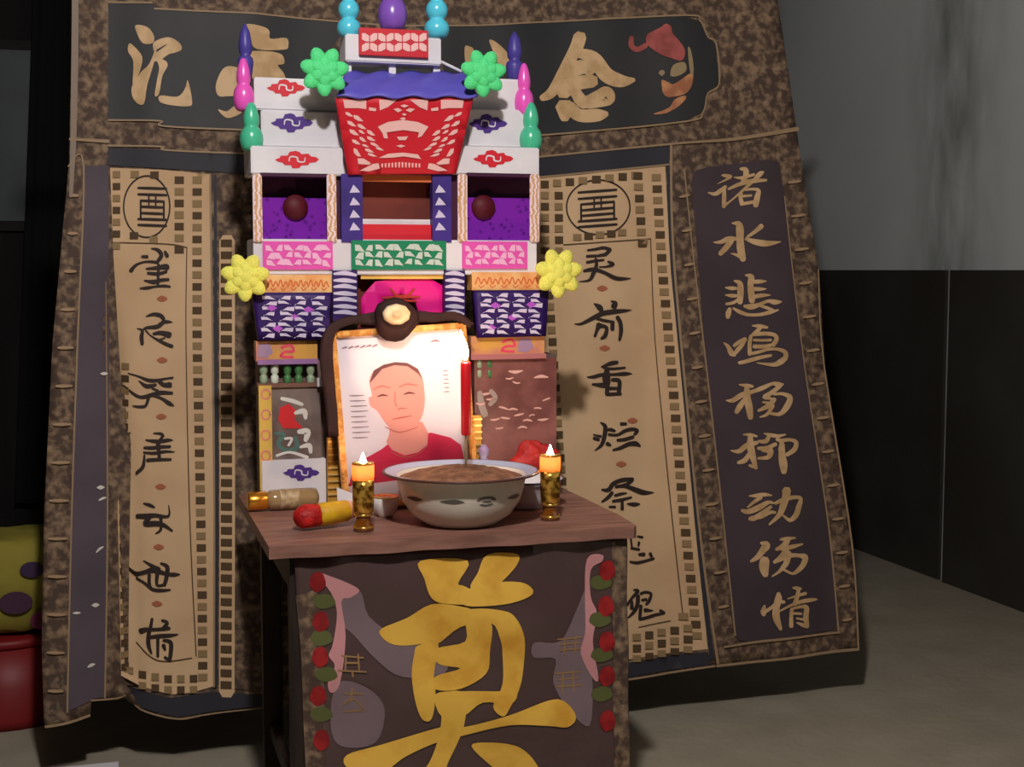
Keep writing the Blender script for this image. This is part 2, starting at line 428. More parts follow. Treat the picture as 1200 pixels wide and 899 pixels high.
# round longevity seals
def seal(cx, cy, rx, ry, bx0, bx1, tilt, ys):
    ring = [(cx + rx * math.cos(a * math.pi / 12), cy + ry * math.sin(a * math.pi / 12), 1.8) for a in range(25)]
    ss = [ring]
    for i, y in enumerate(ys):
        d = 3 if i in (2, 3, 4) else 0
        ss.append([(bx0 + d, y + tilt, 2.6), ((bx0 + bx1) / 2, y, 3.2), (bx1 - d, y - tilt, 2.6)])
    ss.append([(bx0 + 3, ys[2] + tilt, 2.4), (bx0 + 3, ys[5] + tilt, 2.4)]); ss.append([(bx1 - 3, ys[2] - tilt, 2.4), (bx1 - 3, ys[5] - tilt, 2.4)])
    m = (bx0 + bx1) / 2
    for q in (-4, 4): ss.append([(m + q, ys[1], 2), (m + q, ys[3], 2)])
    strokes('round_seal', ss, surf_banner, 0.0066, M_ink, bt)
seal(172, 242, 27, 36, 162, 195, -0.6, [220.5, 228, 235.5, 242.5, 250, 257, 264])
seal(701, 243, 37, 32, 678, 722, 1.6, [224, 231.5, 238, 245, 251.5, 258, 264.5])

GOLD_CHARS = [
 (820, 190, [[(310,185,30),(380,195,60),(440,200,40)],[(430,215,40),(330,265,25),(240,305,10)],[(100,430,20),(200,450,60),(290,400,70),(360,345,50)],[(340,380,50),(335,520,70),(330,630,60)],[(330,620,50),(450,530,25),(600,400,40),(740,270,50),(840,170,80),(890,140,30)],[(570,95,40),(640,110,80),(640,200,80),(600,260,60)],[(480,215,15),(600,220,50),(760,175,40)],[(400,380,40),(560,310,60),(720,270,70),(930,255,40)],[(640,390,40),(740,380,40),(820,400,60),(800,500,90),(780,610,80)],[(580,430,50),(570,500,60),(590,590,70)],[(600,480,40),(720,470,35)],[(580,590,50),(760,560,50)]]),
 (825, 255, [[(390,80,20),(480,90,90),(500,180,120),(500,300,110),(510,450,120),(540,590,90)],[(370,505,15),(460,530,50),(540,580,60)],[(110,350,15),(220,345,60),(340,300,80),(450,300,50)],[(400,300,60),(320,400,90),(210,510,70)],[(800,120,80),(720,190,60),(600,275,40)],[(580,300,40),(720,345,90),(880,365,90),(1080,340,15)]]),
 (835, 317, [[(290,145,25),(370,180,80),(380,300,100),(370,450,80)],[(160,240,20),(250,250,60),(330,250,40)],[(160,345,20),(260,355,60),(330,355,40)],[(170,470,40),(280,450,50),(370,390,50)],[(450,65,20),(530,90,90),(520,200,90),(530,330,100),(540,430,90)],[(560,160,60),(660,155,60),(740,150,20)],[(560,260,60),(660,262,55),(740,260,15)],[(560,370,60),(680,350,60),(800,345,15)],[(220,540,60),(200,600,90),(190,660,60)],[(270,530,30),(360,580,60),(480,620,50),(640,620,50),(780,590,60),(910,555,25)],[(430,500,40),(520,510,90),(640,480,60),(760,430,50),(860,445,80),(960,440,25)],[(640,490,40),(760,530,50),(850,565,40)]]),
 (835, 375, [[(130,320,20),(190,370,60),(240,460,90),(290,490,50)],[(280,360,50),(350,310,60),(440,270,70)],[(440,260,50),(400,340,60),(330,420,70),(290,470,50)],[(540,80,20),(640,85,60),(750,105,40)],[(650,110,60),(600,160,60),(540,210,50)],[(520,220,50),(500,330,60),(500,480,60)],[(560,200,60),(720,190,60),(850,210,60),(880,270,70),(830,350,70)],[(560,280,40),(680,285,40),(800,280,40)],[(560,370,60),(700,370,60),(800,350,50)],[(500,475,50),(620,450,50),(760,410,45),(900,410,50),(1000,450,70),(1010,520,80),(930,590,90),(820,625,60),(600,600,15)],[(350,600,50),(450,580,60),(620,530,60),(800,495,40)]]),
 (840, 440, [[(100,345,15),(200,345,70),(330,270,80),(490,220,60),(620,170,70),(760,110,50),(850,130,90),(910,120,30)],[(290,125,20),(400,140,60),(480,150,40)],[(400,150,70),(400,300,110),(430,440,110),(450,590,80)],[(370,330,60),(300,430,90),(250,510,70)],[(860,150,60),(740,240,70),(640,300,60),(740,320,40)],[(780,260,40),(900,255,50),(1010,310,90),(960,440,100),(850,540,60),(700,520,40)],[(780,330,70),(700,420,80),(560,490,40)],[(760,420,60),(680,540,50),(580,580,20)],[(620,370,30),(700,380,40)]]),
 (845, 500, [[(110,330,15),(230,340,70),(340,260,80),(480,220,60)],[(290,105,20),(390,110,50),(480,130,30)],[(390,120,70),(390,260,110),(420,400,100),(470,580,50)],[(380,380,70),(310,470,80),(220,500,50)],[(380,540,40),(440,560,50),(480,580,20)],[(580,90,20),(680,115,60),(780,125,50),(880,105,25)],[(640,140,60),(600,200,70),(500,200,40)],[(500,300,50),(620,290,60),(740,240,60)],[(560,320,70),(660,330,100),(640,420,70),(500,440,40)],[(760,170,60),(820,210,60),(800,320,60)],[(830,190,60),(950,180,50),(1040,220,70),(1010,320,80),(900,390,60)],[(830,240,80),(830,400,110),(850,520,130),(860,630,90)]]),
 (855, 565, [[(260,190,20),(360,185,60),(470,170,60),(570,180,20)],[(420,210,60),(320,280,50),(240,350,30)],[(160,395,50),(250,410,80),(400,350,90),(520,280,60),(600,290,30)],[(560,340,50),(450,420,60),(340,500,80),(270,510,60)],[(290,500,60),(420,480,70),(540,420,60),(620,420,40)],[(780,110,140),(770,200,120),(730,330,110),(680,450,80),(540,590,30)],[(620,290,50),(760,230,70),(900,210,60),(990,230,60),(960,350,90),(920,460,90),(830,530,60),(730,460,30)]]),
 (870, 620, [[(250,190,40),(320,220,120),(270,300,100),(200,390,80),(110,450,40)],[(300,430,140),(290,530,150),(310,640,90)],[(520,140,40),(610,130,60),(730,120,30)],[(620,150,90),(560,230,90),(460,280,50)],[(520,270,60),(660,250,70),(840,210,30)],[(600,300,100),(520,400,90),(430,460,50)],[(500,430,60),(650,370,70),(780,370,60),(880,400,100),(850,500,90),(760,590,70),(680,620,40),(560,560,40)],[(640,330,80),(600,470,90),(500,590,50),(400,660,20)]]),
 (875, 680, [[(430,180,60),(430,260,110),(400,380,100),(400,520,110),(460,680,50)],[(240,350,30),(220,430,80),(230,480,60)],[(220,450,60),(330,380,50),(420,300,50),(510,300,50)],[(640,100,30),(700,110,60),(760,120,30)],[(560,255,15),(680,220,40),(830,185,50)],[(720,130,60),(700,230,70),(660,330,70)],[(440,430,25),(600,350,40),(760,300,60),(920,280,60),(1000,275,20)],[(620,400,60),(610,500,60),(610,640,70)],[(640,390,40),(760,370,50),(840,390,80),(830,520,90),(850,650,70)],[(650,460,40),(760,470,40)],[(690,530,30),(790,550,40)],[(690,590,20),(790,630,60),(850,660,40)]]),
]
for ox, oy, ss in GOLD_CHARS: strokes('character', ss, surf_banner, 0.0068, M_gold, dark_r, ox, oy, 12, 0.92)
INK_RIGHT = [
 (670, 280, [[(220,160,30),(330,145,40),(440,125,45),(530,150,50)],[(530,150,50),(460,220,50),(380,225,30)],[(210,245,40),(300,240,40),(420,235,30)],[(210,330,40),(320,310,40),(440,295,30)],[(330,280,40),(340,370,50),(300,480,60),(240,580,40),(100,600,10)],[(170,450,40),(300,430,60),(440,470,50),(600,550,60),(720,560,45),(820,555,10)],[(500,320,30),(570,355,50),(480,390,30),(380,395,20)]]),
 (670, 345, [[(310,130,20),(380,180,80),(410,230,60)],[(540,95,20),(600,120,60),(580,170,90)],[(40,415,15),(130,415,40),(280,340,60),(420,270,70),(560,245,70),(720,230,50),(830,220,10)],[(350,340,40),(460,370,45),(580,385,30)],[(380,430,90),(350,500,50),(320,590,40)],[(400,440,60),(480,470,50),(460,580,60),(410,620,40)],[(560,390,60),(560,490,60)],[(630,320,60),(670,400,60),(680,520,60),(660,640,40)]]),
 (675, 415, [[(570,115,50),(480,130,60),(350,180,20)],[(380,190,30),(500,205,40),(680,190,30)],[(160,325,20),(250,320,50),(360,290,50),(520,285,40),(680,275,55),(780,275,10)],[(430,210,60),(420,320,110),(410,430,90),(230,425,30)],[(440,380,60),(430,560,60)],[(500,360,50),(600,380,60),(590,560,60)],[(450,480,50),(600,480,40)],[(430,565,50),(620,555,45)]]),
 (680, 485, [[(290,125,25),(350,180,60),(340,320,60),(300,440,50),(210,520,15)],[(190,295,20),(290,320,40)],[(200,345,50),(260,365,50)],[(480,240,40),(420,220,50),(380,230,30)],[(380,420,60),(420,440,40)],[(570,140,50),(640,140,40)],[(400,290,40),(520,295,40),(620,240,50),(720,215,50),(800,235,50),(760,290,40)],[(520,370,40),(620,360,50),(740,325,50)],[(460,510,30),(560,480,50),(680,425,60),(780,420,70),(840,455,30)]]),
 (690, 550, [[(190,290,30),(280,290,60),(350,200,60),(480,150,60),(620,140,50)],[(620,150,40),(540,210,50),(380,250,40)],[(330,330,50),(270,400,50),(190,460,30)],[(380,240,40),(520,240,50),(660,290,70),(780,330,70),(920,330,15)],[(370,370,40),(460,345,40),(530,335,20)],[(340,450,40),(460,430,45),(600,395,30)],[(470,440,40),(470,560,50)],[(290,530,30),(370,530,40)],[(540,485,20),(640,495,60),(720,490,20)]]),
 (720, 615, [[(330,165,30),(400,180,40)],[(230,180,30),(240,260,30),(250,330,30)],[(240,330,40),(350,350,40)],[(350,250,40),(340,300,30)],[(350,420,40),(420,420,60)],[(220,520,30),(320,535,45),(450,510,40),(560,480,40)],[(510,410,50),(530,450,40)]]),
 (720, 680, [[(270,135,25),(330,150,50),(250,240,40),(170,350,40)],[(330,220,60),(320,340,60),(270,440,50),(190,520,25)],[(240,290,40),(240,390,60)],[(370,190,40),(440,170,40),(520,195,40),(490,290,50),(450,340,40)],[(390,280,40),(450,270,40)],[(370,360,50),(360,460,50),(350,540,40)],[(430,420,60),(540,430,20)],[(350,545,45),(460,525,45),(580,490,45),(710,465,30),(650,430,40)]]),
]
INK_LEFT = [
 (135, 285, [[(510,75,20),(600,95,50),(650,170,60),(600,250,50)],[(380,190,40),(450,190,50)],[(700,120,40),(730,180,60)],[(220,390,60),(290,310,40),(400,265,30),(520,260,40),(600,275,40)],[(440,360,30),(560,350,50),(720,330,80),(720,370,40)],[(460,420,40),(600,430,50),(720,400,40)],[(410,525,20),(540,545,60),(640,520,50),(750,510,40)],[(350,635,20),(440,630,45),(560,610,30),(680,600,40),(770,610,30)],[(610,300,40),(600,600,40)]]),
 (135, 360, [[(440,130,20),(540,100,50),(640,120,60),(680,190,50),(600,270,60),(440,290,40),(380,330,20)],[(620,230,30),(720,205,50),(800,210,15)],[(310,300,15),(380,330,40),(370,420,60),(380,520,50)],[(430,330,25),(500,400,20),(620,470,40),(720,520,50),(800,550,50)],[(540,375,40),(640,360,60),(760,390,90)],[(700,430,20),(620,460,30)]]),
 (135, 430, [[(180,90,15),(320,130,25),(460,185,50),(580,190,50),(700,165,30),(810,150,30)],[(330,195,15),(440,270,60),(570,250,40)],[(620,200,60),(680,250,60),(770,250,80)],[(120,270,20),(280,390,35),(380,425,50),(520,390,60),(640,360,60),(800,365,40)],[(470,420,50),(430,540,40),(350,560,40),(240,545,10)],[(540,400,40),(650,440,40),(760,510,60),(820,540,20)],[(520,300,30),(600,330,30)]]),
 (135, 500, [[(540,90,20),(640,95,40),(670,130,50)],[(430,185,20),(540,200,50),(650,200,50),(740,185,50),(810,185,10)],[(660,140,40),(600,240,60)],[(410,295,40),(520,295,50),(640,280,50),(770,275,40)],[(400,360,30),(540,370,45),(700,345,40),(830,350,15)],[(600,230,60),(620,440,50)],[(450,470,50),(560,460,50),(780,455,35)],[(410,400,30),(390,560,50),(300,650,40)]]),
 (135, 575, [[(400,180,25),(480,200,50),(550,230,30)],[(310,360,60),(440,360,80),(560,345,60),(720,360,40),(760,320,30),(750,200,15)],[(480,380,60),(420,470,70),(560,460,80),(680,480,60),(800,560,30)],[(640,380,50),(640,540,40),(570,600,20)]]),
 (135, 645, [[(150,260,40),(280,340,60),(420,310,60),(540,280,80),(720,330,50),(830,340,60),(910,335,15)],[(400,150,20),(520,220,50),(620,260,50)],[(480,340,50),(480,480,50),(520,550,50),(640,565,50),(770,555,30)],[(640,180,30),(730,230,60),(720,380,60),(690,490,50)],[(590,340,60),(590,490,40),(700,480,40)],[(300,400,30),(420,470,40),(500,540,40)]]),
 (135, 720, [[(520,70,40),(500,180,50),(470,300,60),(470,440,60),(510,560,30)],[(360,250,80),(440,220,60)],[(660,90,40),(730,120,50),(680,210,70)],[(450,220,50),(560,220,50),(760,200,50)],[(500,330,50),(640,310,60),(780,300,50),(880,285,20)],[(600,340,50),(600,600,40)],[(680,370,40),(780,400,60),(780,560,60),(760,660,50)],[(680,440,60),(700,500,40)],[(700,610,40),(780,660,40)]]),
]
for ox, oy, ss in INK_RIGHT: strokes('character', ss, surf_banner, 0.0068, M_ink, cream_r, ox, oy, 12)
for ox, oy, ss in INK_LEFT: strokes('character', ss, surf_banner, 0.0068, M_ink, cream_l, ox, oy, 12)
for (x, y, p) in [(190, 350, cream_l), (190, 422, cream_l), (189, 488, cream_l), (188, 570, cream_l), (186, 641, cream_l), (184, 708, cream_l), (705, 338, cream_r), (708, 408, cream_r), (741, 493, cream_r), (728, 544, cream_r)]:
    strokes('seal_dot', [[(x - 5, y, 3), (x, y, 7), (x + 5, y, 3)]], surf_banner, 0.0064, M_seal, p)
# header lettering
H1 = [tr(o, 0, 0, 4) for o in (
    [(635,120),(690,130),(720,170),(715,205),(670,205),(645,165)], [(605,205),(625,215),(665,265),(660,320),(640,370),(622,395),(625,290),(600,240)],
    [(735,215),(700,300),(660,340),(620,400),(620,450),(645,485),(675,485),(690,400),(720,300)], [(722,200),(790,178),(840,205),(850,235),(820,250),(790,258),(750,285),(720,290),(718,262),(770,222),(780,210),(735,235),(720,240)],
    [(735,280),(770,285),(785,310),(760,360),(745,440),(725,450),(735,380),(745,320)], [(750,450),(830,455),(865,420),(880,380),(900,480),(880,500),(800,495),(750,480)])]
fills('character', H1, surf_banner, 0.0068, M_gold, head, 12)
H2 = [tr(o, 250, 0, 4) for o in ([(150,120),(230,130),(260,150),(265,185),(340,180),(350,215),(330,235),(200,235),(165,180)], [(160,250),(260,245),(320,260),(330,300),(300,310),(330,350),(330,400),(205,410),(160,300)])]
c2 = fills('character', H2, surf_banner, 0.0068, M_gold, head, 12)
fills('character', [tr(o, 250, 0, 4) for o in ([(10,400),(40,330),(80,315),(125,340),(120,440),(60,455),(20,450)], [(20,515),(60,525),(100,500),(130,530),(80,555),(50,550)])], surf_banner, 0.0068, M_gold, head, 12)
fills('character', [tr(o, 450, 0, 4) for o in ([(375,225),(400,220),(420,240),(430,330),(385,330)], [(490,190),(530,205),(580,260),(590,330),(540,320),(520,270)])], surf_banner, 0.0068, M_gold, head, 12)
strokes('character', [[(920,170,60),(900,230,60),(840,340,50),(790,430,50),(740,460,30)],[(900,245,40),(980,270,60),(1040,350,70),(1110,380,60),(1170,375,20)],[(860,340,60),(900,320,70),(970,310,60),(960,340,40)],[(840,420,90),(900,390,70),(980,380,60)],[(850,500,90),(850,550,50)],[(870,500,60),(920,540,60),(1000,540,60),(1040,535,30)],[(900,430,50),(940,480,60),(1000,450,50),(1040,440,70),(1050,470,50),(960,490,40)]], surf_banner, 0.0068, M_gold, head, 450, 0, 4)
M_fishred = mat('emblem_red', (168, 84, 78), 0.7, (140, 66, 62), 20)
M_fishor = mat('emblem_orange', (196, 138, 92), 0.7, (160, 100, 70), 20)
fe = fills('emblem', [tr([(240,200),(300,165),(345,140),(370,120),(410,140),(420,190),(470,250),(510,310),(510,370),(480,400),(420,380),(340,350),(270,300),(235,260)], 720, 10, 6.425)], surf_banner, 0.0068, M_fishred, head, 10)
strokes('emblem', [[(125,220,35),(125,280,40),(170,310,40),(230,280,40)]], surf_banner, 0.0068, M_fishred, head, 720, 10, 6.425)
fills('emblem', [tr(o, 720, 10, 6.425) for o in ([(350,540),(400,560),(440,570),(560,490),(578,520),(560,600),(510,650),(400,670),(360,640),(350,590)], [(510,660),(525,680),(470,740),(380,790),(290,795),(400,750),(440,690)])], surf_banner, 0.0068, M_fishor, head, 10)
fills('emblem', [tr([(430,430),(510,410),(525,470),(470,510),(410,510)], 720, 10, 6.425), tr([(535,310),(555,310),(575,400),(580,490),(555,490)], 720, 10, 6.425), tr([(325,485),(350,465),(370,485),(350,510)], 720, 10, 6.425)], surf_banner, 0.0068, mat('emblem_ochre', (150, 130, 96), 0.7), head, 10)
for (x, y, w, a) in ((118, 571, 5, 0), (120, 585, 3, 1), (117, 645, 3, 2), (112, 709, 5, 0), (90, 717, 3, 0), (107, 780, 4, 1), (122, 438, 4, 0)):
    strokes('wax_fleck', [[(x - 4, y + a, 1.5), (x, y - a, w), (x + 4, y - 2 * a, 1.5)]], surf_banner, 0.0068, mat('pale_wax', (214, 206, 196), 0.6), bt)
# bamboo pole that carries the banner (above the picture)
pl = surf_banner(85, -45, 0); pr_ = surf_banner(906, -45, 0)
zt = max(pl.z, pr_.z)
pole = tube('hanging_pole', [(pl.x - 0.04, pl.y + 0.03, zt + 0.02), (pr_.x + 0.04, pr_.y + 0.03, zt + 0.02)], 0.018, mat('bamboo', (150, 128, 84), 0.5, (120, 98, 60), 12), None, 12)
tag(pole, 'bamboo pole hung from the ceiling carrying the funeral banner', 'pole')
for px_, py_ in ((pl.x + 0.1, pl.y + 0.03), (pr_.x - 0.1, pr_.y + 0.03)):
    tube('cord', [(px_, py_, zt + 0.03), (px_, py_, 3.3)], 0.004, mat('hemp_cord', (150, 130, 100), 0.8), pole, 6)

# ------------------------------------------------------------------ altar table
TZ = 0.80
M_top = mat('worn_table_wood', (150, 108, 94), 0.5, (118, 82, 70), 7, 0.35, 0.7, 6, stretch=(1, 6, 6), bump=0.25)
M_leg = mat('dark_table_wood', (46, 34, 28), 0.6, (34, 25, 20), 9, stretch=(6, 6, 1))
TX0, TX1, TY0, TY1 = 0.325, 1.195, 2.955, 3.68
tb = thing('altar_table', 'dark wooden altar table under the offerings with worn reddish top', 'table', ((TX0 + TX1) / 2, (TY0 + TY1) / 2, 0))
bm = bmesh.new(); NX, NY = 40, 5
def top_pt(i, j, z):
    x = TX0 + (TX1 - TX0) * i / NX; y = TY0 + (TY1 - TY0) * j / NY
    if j == 0: y += 0.004 * math.sin(i * 0.9) + 0.003 * math.sin(i * 0.37 + 1)
    if i == NX and j == 0: x -= 0.012; y += 0.012
    return (x, y, z)
gt = [[bm.verts.new(top_pt(i, j, TZ)) for j in range(NY + 1)] for i in range(NX + 1)]
gb = [[bm.verts.new(top_pt(i, j, TZ - 0.028)) for j in range(NY + 1)] for i in range(NX + 1)]
for i in range(NX):
    for j in range(NY):
        bm.faces.new((gt[i][j], gt[i + 1][j], gt[i + 1][j + 1], gt[i][j + 1])); bm.faces.new((gb[i][j], gb[i][j + 1], gb[i + 1][j + 1], gb[i + 1][j]))
    bm.faces.new((gb[i][0], gb[i + 1][0], gt[i + 1][0], gt[i][0])); bm.faces.new((gt[i][NY], gt[i + 1][NY], gb[i + 1][NY], gb[i][NY]))
for j in range(NY):
    bm.faces.new((gt[0][j], gt[0][j + 1], gb[0][j + 1], gb[0][j])); bm.faces.new((gb[NX][j], gb[NX][j + 1], gt[NX][j + 1], gt[NX][j]))
bmesh.ops.bevel(bm, geom=[e for e in bm.edges if len(e.link_faces) == 2 and e.calc_face_angle(0) > 0.8], offset=0.006, segments=2, affect='EDGES')
bm_out(bm, 'table_top', M_top, tb)
for lx in (TX0 + 0.05, TX1 - 0.10):
    for ly in (TY0 + 0.045, TY1 - 0.095):
        box('leg', lx, lx + 0.05, ly, ly + 0.05, 0.0, TZ - 0.029, M_leg, tb, 0.004)
for ly in (TY0 + 0.055, TY1 - 0.085): box('apron', TX0 + 0.10, TX1 - 0.10, ly, ly + 0.022, TZ - 0.13, TZ - 0.029, M_leg, tb, 0.003)
for lx in (TX0 + 0.06, TX1 - 0.085): box('apron', lx, lx + 0.022, TY0 + 0.10, TY1 - 0.10, TZ - 0.13, TZ - 0.029, M_leg, tb, 0.003)
for lx in (TX0 + 0.065, TX1 - 0.085): box('stretcher', lx, lx + 0.022, TY0 + 0.095, TY1 - 0.095, 0.16, 0.20, M_leg, tb, 0.003)

# ------------------------------------------------------------------ altar cloth
CYP = TY0 + 0.026
def surf_cloth(x, y, off):
    p = at_y(x, y, CYP)
    p.y += 0.004 * math.sin(p.z * 26 + p.x * 9) + 0.005 * math.sin(p.x * 17 + 2.0 * p.z) - off
    return p
M_sat = mat('brown_satin', (76, 56, 55), 0.34, (82, 62, 61), 7, 0.46, 0.7, 4, spec=0.6, bump=0.8, bump_scale=11)
M_satgrey = mat('mauve_grey_satin', (124, 104, 110), 0.38, (116, 97, 102), 11, 0.4, 0.7, spec=0.6)
M_yel = mat('yellow_gold_print', (232, 184, 76), 0.5, (206, 148, 48), 12, 0.4, 0.7)
ac = thing('altar_cloth', 'dark satin altar cloth with huge yellow character hanging from the table front', 'cloth', tuple(surf_cloth(545, 1060, 0.0)))
def cloth_edge(y): return lerp_path([(345, 640), (352, 760), (358, 900), (362, 1080)], y), lerp_path([(736, 610), (737, 760), (739, 900), (740, 1080)], y)
ol = [(345, 655), (440, 648), (545, 643), (640, 634), (735, 628), (737, 760), (739, 900), (740, 1040), (545, 1066), (362, 1090), (358, 900), (352, 760)]
base = fill('satin_cloth', ol, surf_cloth, 0.0, M_sat, ac, 16)
sm = base.modifiers.new('thickness', 'SOLIDIFY'); sm.thickness = 0.002; sm.offset = -1
def cpiece(name, o, m, off=0.0025, p=None, step=14): return fill(name, o, surf_cloth, off, m, p or ac, step)
cpiece('border_band', [(347, 700), (372, 690), (378, 760), (383, 900), (388, 1085), (364, 1088), (358, 900), (353, 760)], M_broc, 0.002)
cpiece('border_band', [(717, 636), (734, 632), (736, 760), (738, 900), (739, 1038), (722, 1042), (720, 900), (719, 760)], M_broc, 0.002)
for o in ([(383, 675), (420, 690), (432, 722), (470, 748), (520, 765), (520, 790), (470, 792), (440, 772), (415, 745), (400, 730), (392, 700)],
          [(395, 800), (430, 805), (450, 830), (440, 870), (400, 875), (388, 850)],
          [(690, 690), (675, 715), (655, 750), (625, 752), (625, 770), (650, 772), (648, 800), (665, 830), (690, 850), (695, 800), (688, 760)]):
    cpiece('cloud_print', smooth(o), M_satgrey, 0.0022)
M_pink = mat('pink_ribbon_print', (200, 140, 142), 0.5)
M_red = mat('rose_red_print', (158, 32, 34), 0.55, (128, 22, 26), 30)
M_grn = mat('leaf_green_print', (88, 92, 50), 0.6)
for o in ([(370, 671), (395, 678), (420, 690), (410, 700), (400, 705), (405, 745), (398, 800), (388, 812), (384, 800), (392, 780), (385, 768), (390, 755), (395, 720), (388, 695)],
          [(688, 655), (705, 650), (706, 658), (693, 668), (693, 700), (700, 720), (694, 752), (702, 795), (695, 795), (680, 765), (685, 740), (686, 700)]):
    cpiece('ribbon_print', smooth(o), M_pink, 0.0026)
def rosette_print(x, y, rx, ry, m, nm, off):
    n = 22
    cpiece(nm, [(x + rx * (1 + 0.05 * math.sin(5 * a)) * math.cos(a), y + ry * (1 + 0.05 * math.sin(4 * a)) * math.sin(a)) for a in [2 * math.pi * i / n for i in range(n)]], m, off, None, 8)
for x, y in ((377, 748), (382, 790), (377, 838), (380, 705), (705, 683), (703, 726), (705, 767), (706, 814)): rosette_print(x, y, 13, 9, M_grn, 'leaf_print', 0.0028)
for x, y in ((372, 682), (376, 729), (375, 770), (373, 816), (377, 868), (712, 669), (711, 711), (711, 752), (712, 793), (712, 845)): rosette_print(x, y, 9.5, 12, M_red, 'rose_print', 0.0031)
O8 = (390, 640, 3.47)
big = [[(355,60),(550,60),(510,150),(540,165),(640,230),(470,235),(400,210),(370,130)], [(630,35),(745,30),(750,70),(700,130),(640,175),(560,170),(590,110)],
       [(520,190),(640,150),(760,145),(810,175),(790,205),(690,235),(540,242)], [(400,235),(300,290),(195,335),(200,370),(250,400),(345,400),(420,380),(480,330),(560,265),(520,245)],
       [(345,405),(430,395),(410,520),(415,600),(400,700),(360,700),(330,620),(318,520),(330,440)],
       [(400,300),(560,255),(690,260),(740,290),(775,370),(775,480),(760,570),(720,650),(690,690),(650,650),(690,560),(690,440),(680,380),(640,310),(520,330),(420,400)],
       [(420,420),(540,390),(545,300),(640,305),(640,430),(625,520),(520,580),(415,580),(415,530),(520,500),(430,480)],
       [(415,600),(520,590),(660,590),(745,590),(720,640),(610,635),(530,690),(440,690)],
       [(55,850),(180,810),(440,735),(540,735),(700,690),(870,625),(940,630),(985,690),(950,730),(870,725),(720,725),(540,770),(420,800),(300,850),(240,890),(180,930),(60,900)],
       [(445,600),(540,600),(535,720),(510,800),(470,880),(420,980),(310,980),(390,880),(430,780),(440,700)],
       [(565,815),(640,800),(740,810),(800,850),(850,920),(900,980),(760,980),(650,900)]]
fills('character', [tr(o, *O8) for o in big], surf_cloth, 0.0034, M_yel, ac, 12)
M_smallc = mat('dull_yellow_print', (150, 116, 78), 0.6)
strokes('character', [[(400,768,2),(425,770,2)],[(404,776,2.5),(420,776,2.5)],[(405,768,2),(404,784,2)],[(419,766,2),(420,784,2)],[(396,785,2),(428,786,2)],[(412,785,2.5),(413,792,2)]], surf_cloth, 0.0034, M_smallc, ac)
strokes('character', [[(402,812,2),(424,812,2)],[(412,806,2.5),(411,822,2)],[(401,826,2),(413,818,2),(426,830,2)],[(403,834,2),(424,832,2)]], surf_cloth, 0.0034, M_smallc, ac)
strokes('character', [[(652,748,2),(680,746,2)],[(655,754,2),(678,752,2)],[(655,761,2),(679,759,2)],[(660,746,2),(660,766,2)],[(673,745,2),(673,764,2)]], surf_cloth, 0.0034, M_smallc, ac)
strokes('character', [[(650,789,2),(680,787,2)],[(653,796,2),(678,794,2)],[(651,804,2),(682,803,2)],[(660,786,2),(658,811,2)],[(671,785,2),(672,810,2)]], surf_cloth, 0.0034, M_smallc, ac)

# ------------------------------------------------------------------ paper spirit house
HY, HD = 3.46, 0.17
M_wp = mat('white_paper', (226, 222, 226), 0.65, (212, 208, 214), 6)
M_redp = mat('red_cut_paper', (206, 32, 48), 0.5)
M_pinkp = mat('pink_cut_paper', (226, 84, 178), 0.5)
M_pinkl = mat('pale_pink_paper', (238, 178, 214), 0.6)
M_grnp = mat('green_cut_paper', (18, 128, 88), 0.5)
M_grnl = mat('pale_green_paper', (196, 208, 198), 0.6)
M_purp = mat('purple_foil', (60, 12, 96), 0.6, (120, 34, 164), 60, 0.0, 0.4, kind='voronoi', spec=0.1)
M_purd = mat('dark_plum_paper', (62, 12, 50), 0.6)
M_maroon = mat('maroon_disc', (84, 8, 26), 0.6)
M_ind = mat('indigo_paper', (66, 44, 134), 0.5, (52, 34, 112), 10)
M_lav = mat('lavender_paper', (206, 196, 222), 0.6)
M_mag = mat('magenta_paper', (238, 24, 142), 0.5)
M_brn = mat('brown_hall_paper', (96, 34, 24), 0.6, (120, 48, 36), 5)
M_org = mat('orange_band_paper', (230, 160, 96), 0.55, (236, 190, 128), 22)
M_orgl = mat('orange_print', (214, 110, 60), 0.6)
M_twist = mat('twisted_gold_paper', (206, 158, 110), 0.5, (236, 214, 220), 9, 0.4, 0.6, kind='wave', stretch=(3, 3, 8))
M_pv = mat('violet_print', (76, 44, 130), 0.6)

def hp(x, y, d=0.0): return at_y(x, y, HY + d)
def surf_house(d):
    def s(x, y, off):
        p = at_y(x, y, HY + d); p.y -= off; return p
    return s
house = thing('paper_spirit_house', 'tall white and purple paper spirit house with cut-paper panels standing on the altar table', 'paper house', (0.74, HY + HD / 2, TZ))
def hbox(name, x0, y0, x1, y1, d, t, m, parent=None, bevel=0.0, zb=None):
    xm, ym = (x0 + x1) / 2, (y0 + y1) / 2
    X0, X1 = hp(x0, ym, d).x, hp(x1, ym, d).x
    Z1, Z0 = hp(xm, y0, d).z, hp(xm, y1, d).z
    if zb is not None: Z0 = zb
    return box(name, X0, X1, HY + d, HY + d + t, Z0, Z1, m, parent or house, bevel)
def sliver(x0, y0, x1, y1, fat=0.5):
    h = (y1 - y0) * fat
    return [(x0, y0), (x0 + (x1 - x0) * 0.45, y0 + (y1 - y0 - h) * 0.3), (x1, y1), (x0 + (x1 - x0) * 0.5, y1 - (y1 - y0 - h) * 0.1), (x0 + (x1 - x0) * 0.06, y0 + h)]
